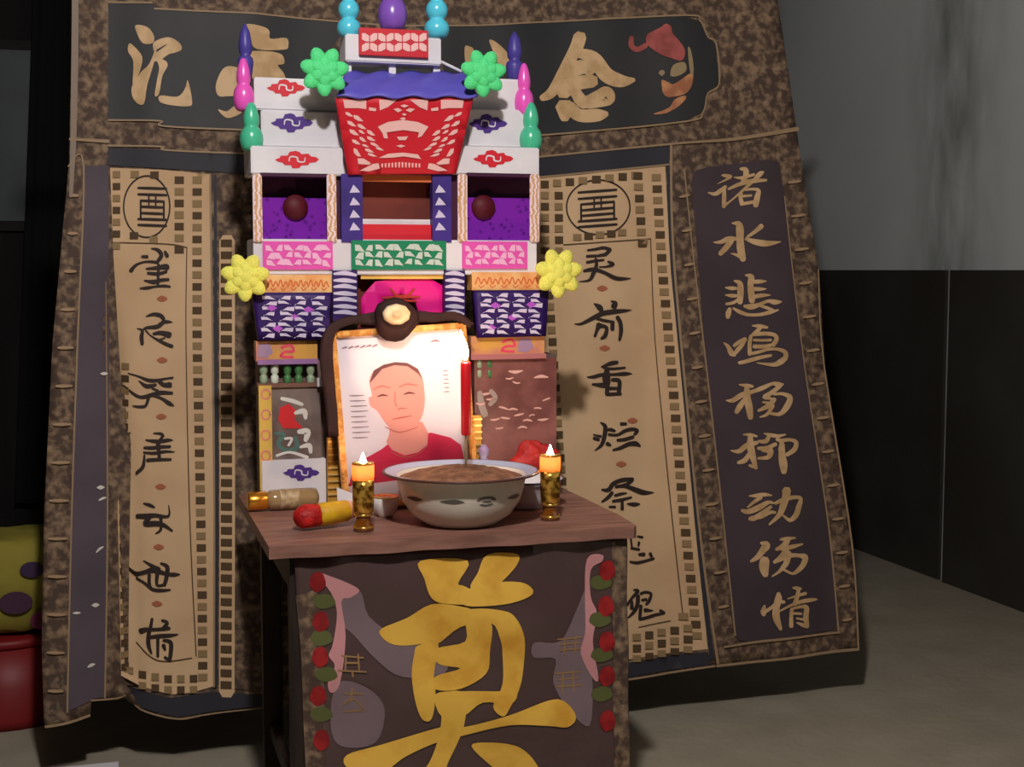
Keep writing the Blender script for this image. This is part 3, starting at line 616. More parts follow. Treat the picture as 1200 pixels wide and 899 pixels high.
def knot(cx, cy, w, h, m, d, parent):
    w *= 1.08; h *= 1.1
    """stepped diamond knot cut from coloured paper, with the white curl left inside"""
    o = [(-1, 0), (-.78, -.18), (-.74, -.42), (-.42, -.46), (-.34, -.86), (-.06, -.98), (.12, -.84), (.2, -.6), (.52, -.66), (.62, -.36), (.86, -.26), (1, 0), (.84, .3), (.58, .36), (.5, .62), (.2, .66), (.1, .96), (-.2, .98), (-.28, .64), (-.56, .62), (-.64, .36), (-.86, .24)]
    k = fill('knot_motif', [(cx + a * w, cy + b * h) for a, b in o], surf_house(d), 0.0012, m, parent, 10)
    strokes('knot_curl', [[(cx - .36 * w, cy + .18 * h, 1.2), (cx - .3 * w, cy - .3 * h, 1.6), (cx, cy - .22 * h, 1.8), (cx + .05 * w, cy + .2 * h, 1.8), (cx + .32 * w, cy + .26 * h, 1.4), (cx + .36 * w, cy - .2 * h, 1)]], surf_house(d), 0.0018, M_wp, k)
def marks(parent, rect, rows, cols, d, m, seed, skew=0.3, fat=0.6, fill_f=0.72):
    rr = random.Random(seed); x0, y0, x1, y1 = rect; out = []
    cw, ch = (x1 - x0) / cols, (y1 - y0) / rows
    for j in range(rows):
        for i in range(cols):
            a = x0 + i * cw + cw * (1 - fill_f) / 2 + rr.uniform(-.08, .08) * cw; b = y0 + j * ch + ch * (1 - fill_f) / 2 + rr.uniform(-.08, .08) * ch
            w, h = cw * fill_f * rr.uniform(.85, 1.15), ch * fill_f * rr.uniform(.8, 1.1)
            s = skew * h * (1 if (i + j) % 2 else -1)
            out.append([(a, b + max(0, s)), (a + w * .5, b + h * .05), (a + w, b + max(0, -s)), (a + w * .95, b + h), (a + w * .4, b + h * (.75 + fat * .3)), (a + w * .05, b + h * .85)])
    return fills('cut_pattern', out, surf_house(d), 0.0012, m, parent, 20, 'stuff')

# roof tiers, left then right
for (t1, t2, t3, k1, k2, k3, pm) in (
        ((298, 92, 396, 130), (306, 130, 396, 173), (294, 172, 402, 205), (335, 103, 21, 9.5), (342, 144, 23, 10.5), (348, 187, 24, 9.5), M_pv),
        ((553, 92, 612, 130), (548, 128, 626, 173), (531, 172, 632, 205), None, (572, 145, 21, 10.5), (578, 186, 22, 9.5), M_pv)):
    a = hbox('roof_tier', *t1, 0.05, 0.10, M_wp, None, 0.003)
    if k1: knot(k1[0], k1[1], k1[2], k1[3], M_redp, 0.05, a)
    b = hbox('roof_tier', *t2, 0.035, 0.12, M_wp, None, 0.003)
    knot(k2[0], k2[1], k2[2], k2[3], pm, 0.035, b)
    c = hbox('roof_tier', *t3, 0.0, HD, M_wp, None, 0.003)
    knot(k3[0], k3[1], k3[2], k3[3], M_redp, 0.0, c)
hbox('roof_core', 396, 92, 553, 205, 0.04, 0.11, M_wp)
# red cut-paper screen leaning out at the top
def surf_screen(x, y, off):
    t = (y - 115) / 88.0
    p = at_y(x, y, HY - 0.065 + 0.055 * t); p.y -= off; return p
scr = fill('red_screen', [(393, 115), (555, 114), (534, 204), (408, 205)], surf_screen, 0.0, M_redp, house, 16)
sm = scr.modifiers.new('thickness', 'SOLIDIFY'); sm.thickness = 0.003; sm.offset = -1
half = [[(140,172),(310,172),(310,240),(250,232),(150,232)], [(330,225),(385,235),(380,255),(330,250)], [(405,170),(540,170),(470,225),(410,250)]]
half += [sliver(*q, 0.55) for q in ((155,260,215,295),(215,282,290,330),(170,325,238,368),(185,388,258,434),(205,463,270,502),(245,348,312,388),(255,393,302,422),(315,393,378,436),(315,440,380,476),(340,485,407,516),(380,518,442,546),(300,530,370,562),(280,498,332,522),(260,444,312,482),(320,565,392,592),(215,528,272,592))]
half += [[(245,605),(290,605),(345,640),(330,652),(250,645)], [(260,695),(360,645),(400,640),(410,680),(330,700)]]
mid = [[(395,370),(470,335),(580,320),(690,335),(770,370),(720,440),(690,452),(700,412),(585,395),(460,412),(470,458),(440,455),(430,420)], [(510,240),(545,232),(575,248),(545,265)], [(600,248),(630,232),(670,240),(635,265)], [(560,215),(590,205),(625,216),(590,230)], [(570,278),(590,270),(610,280),(590,290)], [(555,310),(582,300),(605,312),(580,322)], [(535,445),(620,442),(600,470),(550,470)], [(530,512),(565,503),(600,513),(565,526)], [(400,602),(470,570),(580,562),(690,575),(715,610),(640,598),(585,590),(500,600)]]
mid += [[(420 + i * 25, 632 + abs(i - 5.5) * 2), (434 + i * 25, 632 + abs(i - 5.5) * 2), (432 + i * 25, 672), (422 + i * 25, 672)] for i in range(12)]
sc_marks = [tr(o, 380, 90, 6.316, False) for o in half + [[(1172 - x, y) for x, y in o] for o in half] + mid]
fills('cut_pattern', sc_marks, surf_screen, 0.0012, mat('blush_paper', (240, 190, 186), 0.6), scr, 20, 'stuff')
# blue cloth roof over the screen
rv, rf = [], []
for i in range(31):
    u = i / 30
    for j in range(9):
        t = j / 8
        xa, xb = 407 - 12 * t, 541 + 19 * t
        p = at_y(xa + (xb - xa) * u, 84 + 29 * t, HY + 0.05 - 0.125 * t)
        p.z += 0.012 * math.sin(t * math.pi) + 0.004 * math.sin(u * 25 + t * 7); rv.append(p)
for i in range(30):
    for j in range(8):
        a = i * 9 + j; rf.append((a, a + 1, a + 10, a + 9))
ro = mk('cloth_roof', rv, rf, mat('blue_violet_cloth', (92, 84, 188), 0.45, (98, 90, 194), 7, 0.4, 0.65, stretch=(1, 4, 8)), house, True)
sm = ro.modifiers.new('thickness', 'SOLIDIFY'); sm.thickness = 0.004
# crown box with red lattice sign
crown = hbox('crown_box', 405, 42, 517, 74, 0.02, 0.09, M_wp, None, 0.003)
sg = hbox('lattice_sign', 421, 34, 502, 66, 0.008, 0.012, M_redp, crown, 0.001)
pieces = []
for i in range(8):
    x = 424 + i * 9.6
    for j in range(2):
        y = 39 + j * 11.5; s = 3 if (i + j) % 2 else -3
        pieces.append([(x, y + max(s, 0)), (x + 4, y), (x + 8.4, y + max(-s, 0)), (x + 8.4, y + 7 + max(-s, 0)), (x + 4, y + 9.5), (x, y + 7 + max(s, 0))])
fills('cut_pattern', pieces, surf_house(0.008), 0.0012, mat('blush_paper', (240, 190, 186), 0.6), sg, 20, 'stuff')
for x in (408, 460, 512): hbox('crown_leg', x - 4, 73, x + 4, 90, 0.04, 0.03, M_wp, None, 0.001)
tube('crown_strut', [hp(516, 72, 0.05), hp(541, 84, 0.03)], 0.004, M_wp, house)
# gourd finials
def gourd(x, y0, y1, lobes, w, col, d=0.03, nm='gourd_finial', tip=0.25):
    m = mat(nm + '_plastic_%d_%d_%d' % col, col, 0.25, spec=0.6, sub=0.15)
    p0, p1 = hp(x, y1, d), hp(x, y0, d); H = p1.z - p0.z
    W = (hp(x + w / 2, y0, d) - hp(x - w / 2, y0, d)).length / 2
    prof = []
    for k in range(lobes):
        for q in range(7):
            a = math.pi * (0.12 + 0.76 * q / 6)
            top = (k == lobes - 1)
            f = (1 - 0.12 * k)
            prof.append((W * f * (0.45 + 0.55 * math.sin(a)) * (1 - (tip * q / 6 if top else 0)), H * (k + (1 - math.cos(a)) / 2) / lobes))
    prof = [(W * 0.25, 0)] + prof + [(W * 0.05, H)]
    return lathe(nm, prof, m, house, (p0.x, HY + d, p0.z), 20)
gourd(409, -42, 44, 4, 28, (92, 210, 234), 0.05)
gourd(512, -42, 45, 4, 29, (92, 210, 234), 0.05)
gourd(460, -40, 37, 2, 34, (136, 88, 190), 0.06, 'purple_finial')
def cone(x, y0, y1, w, col, d):
    p0, p1 = hp(x, y1, d), hp(x, y0, d); H = p1.z - p0.z; W = (hp(x + w / 2, y0, d) - hp(x - w / 2, y0, d)).length / 2
    lathe('cone_finial', [(W * .7, 0), (W * .85, H * .12), (W, H * .3), (W * .9, H * .38), (W * .55, H * .42), (W * .8, H * .48), (W * .85, H * .62), (W * .6, H * .85), (W * .12, H)], mat('cone_blue_violet', col, 0.4), house, (p0.x, HY + d, p0.z), 16)
cone(288, 28, 92, 19, (74, 64, 148), 0.07); cone(603, 37, 95, 20, (58, 46, 122), 0.07)
gourd(286, 68, 131, 2, 25, (238, 92, 196), 0.05, 'pink_finial', 0.6); gourd(614, 74, 136, 2, 22, (238, 92, 196), 0.05, 'pink_finial', 0.6)
gourd(295, 120, 178, 2, 28, (76, 192, 150), 0.03, 'teal_finial', 0.55); gourd(622, 120, 179, 2, 26, (76, 192, 150), 0.03, 'teal_finial', 0.55)
# tissue flowers
pv, pf = lathe_mesh([(0.02, -1), (0.5, -0.8), (0.85, -0.35), (0.95, 0.1), (0.75, 0.6), (0.4, 0.9), (0.05, 1)], 10)
PETALS = {}
def flower(x, y, r, col, d):
    key = str(col)
    if key not in PETALS:
        me = bpy.data.meshes.new('petal'); me.from_pydata(pv, [], pf); me.update(); me.polygons.foreach_set('use_smooth', [True] * len(pf))
        me.materials.append(mat('tissue_%d_%d_%d' % col, col, 0.7, tuple(min(255, int(c * 0.92)) for c in col), 5, bump=0.1, bump_scale=4, sub=0.2)); PETALS[key] = me
    c = hp(x, y, d); Rr = (hp(x + r, y, d) - c).length
    f = lathe('flower', [(Rr * .1, 0), (Rr * .34, Rr * .06), (Rr * .36, Rr * .2), (Rr * .2, Rr * .3), (Rr * .03, Rr * .32)], mat('flower_heart_%d_%d_%d' % col, tuple(int(v * 0.94) for v in col), 0.7), house, (c.x, c.y, c.z), 12, 'Z', (R(90), 0, 0))
    for k in range(7):
        a = 2 * math.pi * k / 7 + 0.2
        put('petal', PETALS[key], f, None, (c.x + 0.58 * Rr * math.cos(a), c.y - 0.04 * Rr, c.z + 0.58 * Rr * math.sin(a)), (R(8), -a + R(90), 0), (Rr * 0.35, Rr * 0.20, Rr * 0.46))
    for k in range(6):
        a = 2 * math.pi * k / 6 + 0.5
        put('petal', PETALS[key], f, None, (c.x + 0.32 * Rr * math.cos(a), c.y - 0.16 * Rr, c.z + 0.32 * Rr * math.sin(a)), (R(-6), -a + R(90), 0), (Rr * 0.28, Rr * 0.15, Rr * 0.34))
flower(380, 84, 28, (92, 232, 144), -0.085); flower(566, 86, 26, (92, 232, 144), -0.085)
flower(287, 325, 28, (244, 240, 110), -0.035); flower(654, 320, 27, (244, 240, 110), -0.035)

# upper storey
for (x0, x1, cx) in ((305, 384, 346), (547, 623, 566)):
    hbox('room_back', x0, 204, x1, 284, 0.09, 0.02, M_purd)
    lo = hbox('room_panel', x0, 232, x1, 283, 0.075, 0.008, M_purp)
    p = hp(cx, 243, 0.074); lathe('room_disc', [(0.001, -0.004), (0.032, -0.004), (0.032, 0.004), (0.001, 0.004)], M_maroon, house, (p.x, HY + 0.07, p.z), 24, 'Z', (R(90), 0, 0))
    hbox('room_ceiling', x0, 203, x1, 207, 0.0, 0.10, M_purd)
for x in (302, 389, 542.5, 627):
    hbox('twisted_post', x - 5.5, 204, x + 5.5, 284, -0.004, 0.012, M_twist, None, 0.003)
for x0, x1 in ((400, 425), (507, 529)):
    pl_ = hbox('indigo_pillar', x0, 204, x1, 284, 0.0, 0.03, M_ind)
    xm = x0 + (x1 - x0) * (0.62 if x0 < 450 else 0.4)
    tri = [[(xm - 6, 226 + k * 14.7), (xm - 1.5, 216.5 + k * 14.7), (xm + 3, 221 + k * 14.7), (xm + 6.5, 225.5 + k * 14.7)] for k in range(4)]
    fills('white_triangles', tri, surf_house(0.0), 0.0012, M_lav, pl_, 20, 'stuff')
    hbox('side_filler', *((388, 204, 400, 284) if x0 < 450 else (529, 204, 543, 284)), 0.02, 0.02, M_purd)
hbox('hall_back', 424, 206, 508, 259, 0.08, 0.02, M_brn)
hbox('hall_lintel', 424, 205, 508, 213, 0.015, 0.02, M_orgl)
hbox('hall_rail', 424, 257, 508, 264, 0.03, 0.03, M_wp)
hbox('hall_step', 424, 263, 508, 281, 0.02, 0.06, M_redp)
# balcony row
hbox('balcony_band', 297, 281, 629, 322, 0.004, HD - 0.01, M_wp, None, 0.002)
for (rect, m1, m2, sd) in (((308, 283, 390, 316), M_pinkp, M_pinkl, 3), ((412, 282, 523, 316), M_grnp, M_grnl, 5), ((542, 283, 618, 315), M_pinkp, M_pinkl, 8)):
    pn = hbox('cut_paper_panel', *rect, -0.002, 0.006, m1)
    marks(pn, (rect[0] + 3, rect[1] + 4, rect[2] - 3, rect[3] - 4), 3, 7 if sd != 5 else 9, -0.002, m2, sd, 1.0, 0.4, 0.93)
# lower storey eaves
for (b, pp, ob, sd) in (((310, 322, 389, 343), [(296, 343), (388, 343), (386, 398), (303, 399)], (300, 400, 372, 423), 11), ((553, 319, 641, 340), [(556, 341), (643, 340), (640, 394), (560, 396)], (552, 394, 638, 416), 12)):
    band = hbox('orange_band', *b, 0.0, 0.05, M_org)
    zz = []
    for k in range(6):
        x = b[0] + 4 + k * (b[2] - b[0] - 8) / 6; w = (b[2] - b[0] - 8) / 6
        zz.append([(x, b[1] + 14, 1.6), (x + w * .25, b[1] + 6, 1.6), (x + w * .5, b[1] + 14, 1.6), (x + w * .75, b[1] + 8, 1.6), (x + w, b[1] + 14, 1.6)])
        zz.append([(x + w * .3, b[1] + 15, 1.2), (x + w * .5, b[1] + 18, 1.2), (x + w * .8, b[1] + 15, 1.2)])
    strokes('band_print', zz, surf_house(0.0), 0.0012, M_orgl, band, kind='stuff')
    ev = fill('purple_eave', pp, surf_house(-0.012), 0.0, mat('eave_deep_violet', (46, 18, 92), 0.5), house, 16)
    sm = ev.modifiers.new('thickness', 'SOLIDIFY'); sm.thickness = 0.03; sm.offset = -1
    xs = [p[0] for p in pp]
    marks(ev, (max(pp[0][0], pp[3][0]) + 2, 346 if sd == 11 else 343, min(pp[1][0], pp[2][0]) - 3, 396 if sd == 11 else 392), 8, 4, -0.012, M_lav, sd, 1.2, 0.1, 0.80)
    mg = [[(x - 6, y), (x, y - 4), (x + 7, y), (x, y + 4)] for x, y in (((318, 361), (361, 363), (345, 372), (325, 385)) if sd == 11 else ((580, 358), (622, 357), (600, 372), (575, 384)))]
    fills('magenta_spots', mg, surf_house(-0.012), 0.0018, mat('orchid_paper', (176, 84, 196), 0.5), ev, 20, 'stuff')
    ob_ = hbox('floral_band', *ob, 0.004, 0.05, mat('amber_print_paper', (214, 158, 74), 0.5, (196, 128, 110), 14))
    cx = (ob[0] + ob[2]) / 2 - (0 if sd == 12 else 0); cy = (ob[1] + ob[3]) / 2
    strokes('flower_print', [[(cx - 6, cy - 4, 3), (cx + 4, cy - 7, 3), (cx + 8, cy, 3), (cx - 2, cy + 1, 3), (cx - 7, cy + 6, 3), (cx + 7, cy + 7, 3)]], surf_house(0.004), 0.0012, mat('rose_print', (222, 70, 100), 0.6), ob_)
    ox = ob[0] + 8 if sd == 11 else ob[2] - 25
    fill('lilac_print', [(ox - 5, cy - 8), (ox + 8, cy - 9), (ox + 12, cy + 2), (ox + 4, cy + 8), (ox - 6, cy + 7)], surf_house(0.004), 0.0012, mat('lilac_print', (160, 130, 160), 0.6), ob_, 10)
for x0, x1 in ((390, 419), (521, 545)):
    pl_ = hbox('striped_pillar', x0, 317, x1, 376, -0.006, 0.03, mat('eave_deep_violet', (46, 18, 92), 0.5))
    st = [[(x0 + 1.5, 321 + k * 7.6, 2.6), ((x0 + x1) / 2, 320 + k * 7.6 + (k % 2), 5.2), (x1 - 2, 322.5 + k * 7.6, 3)] for k in range(7)]
    strokes('stripe_print', st, surf_house(-0.006), 0.0012, M_lav, pl_, kind='stuff')
hbox('hall_back', 419, 317, 524, 420, 0.06, 0.02, M_brn)
mgp = fill('magenta_arch', [(423, 372), (423, 350), (432, 338), (440, 330), (470, 325), (505, 327), (521, 336), (522, 372), (492, 372), (486, 352), (470, 344), (452, 350), (440, 372)], surf_house(0.02), 0.0, M_mag, house, 12)
sm = mgp.modifiers.new('thickness', 'SOLIDIFY'); sm.thickness = 0.004; sm.offset = -1
hbox('hall_valance', 423, 318, 522, 327, 0.012, 0.01, mat('valance_orange', (244, 196, 100), 0.5, (238, 186, 92), 30))
bow = [[(457, 338, 2), (464, 346, 3), (470, 347, 3), (478, 346, 3), (485, 338, 2)], [(448, 349, 2), (470, 348, 3.5), (492, 348, 2)], [(452, 353, 2), (470, 352, 3), (488, 353, 2)]]
strokes('red_bow', bow, surf_house(0.02), 0.003, mat('bow_red', (190, 52, 40), 0.6), mgp)
# base wings
hbox('wing_core', 305, 423, 388, 575, 0.05, 0.10, mat('wing_brown_paper', (112, 90, 84), 0.7), None, 0, TZ)
hbox('wing_core', 548, 416, 652, 575, 0.05, 0.10, mat('wing_brown_paper', (112, 90, 84), 0.7), None, 0, TZ)
hbox('hall_core', 388, 420, 548, 575, 0.07, 0.08, M_brn, None, 0, TZ)
bal_prof = [(0.0075, 0), (0.0085, 0.006), (0.0085, 0.02), (0.005, 0.024), (0.009, 0.03), (0.009, 0.044), (0.006, 0.05)]
bv, bf = lathe_mesh([(r * 1.15, z) for r, z in bal_prof], 12)
bal_me = {}
for c in ((70, 120, 70), (206, 214, 200), (150, 170, 140)):
    me = bpy.data.meshes.new('baluster'); me.from_pydata(bv, [], bf); me.update(); me.polygons.foreach_set('use_smooth', [True] * len(bf)); me.materials.append(mat('baluster_%d' % c[0], c, 0.4)); bal_me[c] = me
for k, x in enumerate((309, 322, 337, 350, 364)):
    p = hp(x, 450, 0.02); put('baluster', bal_me[((150, 170, 140), (206, 214, 200), (70, 120, 70), (70, 120, 70), (150, 170, 140))[k]], house, None, (p.x, HY + 0.02, p.z))
for k, x in enumerate((561, 573)):
    p = hp(x, 443, 0.02); put('baluster', bal_me[((150, 170, 140), (70, 120, 70))[k]], house, None, (p.x, HY + 0.02, p.z))
hbox('baluster_rail', 302, 421, 373, 427, 0.0, 0.045, mat('violet_rail', (150, 110, 160), 0.5)); hbox('baluster_rail', 302, 449, 373, 454, 0.005, 0.04, mat('brown_rail', (120, 84, 72), 0.5))
hbox('baluster_rail', 552, 415, 640, 421, 0.0, 0.045, mat('rose_rail', (176, 110, 110), 0.5))
cs = hbox('circle_strip', 304, 452, 319, 575, 0.0, 0.02, mat('yellow_strip_paper', (216, 178, 84), 0.6), None, 0, None)
for k in range(4):
    cy = 462 + k * 24
    strokes('circle_print', [[(311.5 + 5 * math.cos(a), cy + 5.5 * math.sin(a), 2) for a in [i * math.pi / 5 for i in range(11)]]], surf_house(0.0), 0.0012, mat('salmon_print', (214, 130, 120), 0.6), cs)
dp = hbox('dragon_print_panel', 319, 454, 376, 540, 0.012, 0.02, mat('grey_print_paper', (128, 112, 104), 0.6, (98, 80, 76), 12))
fills('red_print', [[(328, 478), (338, 473), (346, 480), (345, 492), (352, 498), (355, 502), (332, 502), (326, 492)]], surf_house(0.012), 0.0012, mat('scarlet_print', (206, 36, 44), 0.5), dp, 10)
strokes('teal_print', [[(322, 508, 3), (332, 510, 6), (326, 520, 5), (336, 528, 5), (348, 524, 6), (346, 512, 4)]], surf_house(0.012), 0.0012, mat('teal_print', (80, 112, 104), 0.6), dp)
strokes('pale_print', [[(330, 467, 4), (343, 470, 5), (354, 474, 4)], [(346, 484, 4), (356, 482, 7), (358, 490, 4)], [(350, 506, 5), (360, 506, 8), (358, 516, 5)], [(352, 524, 3), (362, 522, 6), (364, 530, 4)], [(324, 534, 3), (340, 530, 3), (360, 536, 4)], [(334, 514, 3), (342, 514, 3), (338, 522, 3)]], surf_house(0.012), 0.0014, mat('pale_grey_print', (214, 210, 204), 0.6), dp, kind='stuff')
wpnl = hbox('white_panel', 307, 539, 382, 578, -0.004, 0.03, M_wp, None, 0.001, TZ)
knot(353, 554, 20, 9, M_pv, -0.004, wpnl)
hbox('white_tab', 372, 443, 388, 453, -0.01, 0.01, M_wp)
# right lower wing: rosy translucent wrapped panel with small prints
rp = hbox('rose_print_panel', 556, 420, 652, 560, 0.012, 0.03, mat('rose_print_paper', (150, 96, 90), 0.35, (112, 66, 62), 9, spec=0.6), None, 0, TZ)
rr = random.Random(4)
pm_ = []
for (x, y, w) in ((604, 436, 8), (597, 444, 4), (605, 449, 4), (634, 441, 8), (568, 462, 6), (576, 468, 6), (563, 474, 5), (590, 478, 5), (601, 479, 5), (608, 486, 5), (592, 490, 5), (618, 492, 5), (640, 468, 4), (630, 478, 4), (636, 492, 6), (580, 492, 5), (612, 500, 5), (585, 502, 4), (623, 486, 3)):
    pm_.append([(x - w, y + rr.uniform(-2, 2), 1.5), (x, y, w * 0.5), (x + w, y + rr.uniform(-2, 2), 1.5)])
strokes('pale_print', pm_, surf_house(0.012), 0.0014, mat('blush_print', (226, 176, 164), 0.5), rp, kind='stuff')
strokes('figure_print', [[(562, 460, 6), (564, 474, 8), (568, 486, 8)], [(575, 458, 5), (580, 466, 6), (574, 474, 5)]], surf_house(0.012), 0.0016, mat('ash_print', (170, 150, 142), 0.5), rp)
# small violet paper figure and gilt rails each side of the portrait
fg = lathe('paper_figure', [(0.018, 0), (0.019, 0.02), (0.016, 0.06), (0.019, 0.09), (0.012, 0.105), (0.006, 0.112), (0.011, 0.122), (0.012, 0.135), (0.004, 0.147)], mat('violet_paper_robe', (150, 112, 160), 0.5, (190, 170, 200), 20), house, (hp(567, 560, -0.055).x, HY - 0.055, TZ), 14, 'Z', None, (1.25, 0.9, 1.0))
for x, y0, y1 in ((391, 513, 590), (557, 487, 575)):
    g = hbox('gilt_rail', x - 7, y0, x + 7, y1, -0.02, 0.02, mat('gilt_paper', (216, 164, 78), 0.35, metal=0.4), None, 0, TZ)
    p0, p1 = hp(x - 7, y0, -0.02), hp(x + 7, y0, -0.02)
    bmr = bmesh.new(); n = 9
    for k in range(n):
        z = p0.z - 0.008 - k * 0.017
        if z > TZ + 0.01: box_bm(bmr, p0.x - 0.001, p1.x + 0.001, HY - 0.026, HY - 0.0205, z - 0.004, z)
    bm_out(bmr, 'rail_notches', mat('gilt_notch_highlight', (244, 214, 130), 0.3, metal=0.5), g, kind='stuff')  # ridged notches, their highlight put into a paler gilt colour

# ------------------------------------------------------------------ framed portrait
PW, PH = 0.350, 0.448
PB = Vector((0.728, 3.345, TZ + 0.011))
PM = Matrix.Translation(PB) @ Matrix.Rotation(R(-3.3), 4, 'Y') @ Matrix.Rotation(R(-5), 4, 'X')
def pl2(x, z, y=0.0): return PM @ Vector((x, y, z))
def pbox(name, x0, x1, z0, z1, y0, y1, m, parent, bevel=0.0):
    bm = bmesh.new(); box_bm(bm, x0, x1, y0, y1, z0, z1)
    if bevel: bmesh.ops.bevel(bm, geom=bm.edges[:], offset=bevel, segments=2, affect='EDGES')
    bm.transform(PM); return bm_out(bm, name, m, parent)
po = thing('portrait_frame', 'gilt framed memorial portrait of a person in a red shirt on the altar', 'picture frame', tuple(PB))
M_gilt = mat('gilt_frame', (214, 140, 66), 0.35, (238, 184, 104), 60, 0.45, 0.6, metal=0.3)
fwid = 0.016; hw = PW / 2
for (a, b, c, d) in ((-hw, -hw + fwid, 0.0, PH), (hw - fwid, hw, 0.0, PH), (-hw + fwid, hw - fwid, PH - fwid, PH), (-hw + fwid, hw - fwid, 0.0, fwid)):
    pbox('frame_rail', a, b, c, d, -0.012, 0.012, M_gilt, po, 0.003)
bead = bmesh.new()
for k in range(40):
    z = 0.01 + k * (PH - 0.02) / 39
    for s in (-hw + 0.004, hw - 0.004): box_bm(bead, s - 0.0025, s + 0.0025, -0.0145, -0.0115, z - 0.0028, z + 0.0028)
bead.transform(PM); bm_out(bead, 'bead_trim', mat('gilt_bead', (240, 170, 90), 0.3, metal=0.4), po, kind='stuff')
pbox('backing_board', -hw + 0.004, hw - 0.004, 0.004, PH - 0.004, 0.006, 0.013, M_leg, po)
M_print = mat('photo_paper', (248, 236, 240), 0.5)
pic = pbox('photo_print', -hw + fwid, hw - fwid, fwid, PH - fwid, 0.001, 0.005, M_print, po)
# picture space: u in px of the zoom, mapped on the print
def surf_pic(x, y, off):      # photograph pixel coordinates of the portrait -> print
    u = (x - 470.5) / 160.0 * PW + (y - 490) / 210.0 * 0.018 * 0.0; v = (594 - y) / 210.0 * PH
    return PM @ Vector((u - 0.0, 0.001 - off, v))
M_skin = mat('print_skin', (242, 172, 158), 0.5); M_skind = mat('print_skin_line', (206, 122, 108), 0.5)
M_shirt = mat('print_red_shirt', (226, 52, 92), 0.5); M_hairp = mat('print_hair', (120, 70, 70), 0.5)
M_txt = mat('print_grey_text', (168, 140, 148), 0.6)
fill('shirt_print', [(392, 566), (400, 562), (404, 548), (420, 535), (440, 526), (455, 516), (500, 512), (522, 520), (534, 530), (538, 562)], surf_pic, 0.0004, M_shirt, pic, 12)
fill('neck_print', [(450, 510), (452, 498), (490, 498), (496, 512), (494, 526), (482, 534), (466, 536), (452, 528), (446, 518)], surf_pic, 0.0006, M_skin, pic, 10)
face = [(434, 462), (432, 445), (438, 434), (450, 428), (464, 426), (478, 428), (490, 436), (495, 450), (495, 475), (490, 492), (482, 502), (468, 507), (454, 504), (446, 494), (438, 480), (431, 474), (430, 464)]
fill('face_print', smooth(face, 3), surf_pic, 0.0008, M_skin, pic, 10)
fill('hair_print', [(432, 448), (438, 433), (450, 427), (464, 425), (478, 427), (490, 435), (495, 450), (490, 441), (478, 431), (463, 428.5), (448, 432)], surf_pic, 0.001, M_hairp, pic, 10)
strokes('eye_print', [[(440, 464, 1), (446, 462.5, 2.4), (452, 464, 1)], [(471, 464, 1), (477, 462.5, 2.4), (484, 464, 1)]], surf_pic, 0.0013, M_hairp, pic, kind='stuff')
strokes('feature_print', [[(462, 482, 1), (466, 480, 1.6), (473, 481, 1)], [(455, 492, 1), (466, 491, 2), (478, 490, 1)], [(436, 455, 1), (446, 452, 1.6), (455, 455, 1)], [(466, 455, 1), (476, 452, 1.6), (488, 455, 1)], [(461, 460, 1), (460, 472, 1.2), (462, 478, 1)], [(446, 500, .8), (462, 508, 1.4), (484, 504, .8)], [(450, 530, .8), (466, 538, 1.2), (484, 535, .8), (494, 526, .8)]], surf_pic, 0.0012, M_skind, pic)
tx = []
for k in range(9): tx.append([(408, 460 + k * 6.2, 1.0), (414 + (k % 3), 460.6 + k * 6.2, 1.6), (425 + (k * 5) % 4, 461 + k * 6.2, 0.8)])
for k in range(6): tx.append([(520 - (k % 2), 440 + k * 5, 1), (523, 440 + k * 5, 1.2), (525, 440.5 + k * 5, .8)])
for k in range(6): tx.append([(404 + k * 7, 404 + (k % 2), 1.2), (409 + k * 7, 403, 2.2)])
tx.append([(508, 404, 1.2), (514, 403, 2.4), (518, 405, 1)])
strokes('caption_print', tx, surf_pic, 0.0005, M_txt, pic, kind='stuff')
def glass_mat():
    m = bpy.data.materials.new('picture_glass'); m.use_nodes = True; nt = m.node_tree
    for n in list(nt.nodes): nt.nodes.remove(n)
    o = nt.nodes.new('ShaderNodeOutputMaterial'); mx = nt.nodes.new('ShaderNodeMixShader'); t = nt.nodes.new('ShaderNodeBsdfTransparent'); g = nt.nodes.new('ShaderNodeBsdfGlossy')
    fr = nt.nodes.new('ShaderNodeFresnel'); fr.inputs[0].default_value = 1.6; g.inputs['Roughness'].default_value = 0.015
    nt.links.new(fr.outputs[0], mx.inputs[0]); nt.links.new(t.outputs[0], mx.inputs[1]); nt.links.new(g.outputs[0], mx.inputs[2]); nt.links.new(mx.outputs[0], o.inputs[0]); return m
M_glass = glass_mat()
gq = [pl2(-hw + fwid, fwid, -0.004), pl2(hw - fwid, fwid, -0.004), pl2(hw - fwid, PH - fwid, -0.004), pl2(-hw + fwid, PH - fwid, -0.004)]
mk('glass_pane', gq, [(0, 1, 2, 3)], M_glass, po)
pbox('easel_back', -0.03, 0.03, 0.01, 0.28, 0.0135, 0.02, M_leg, po)

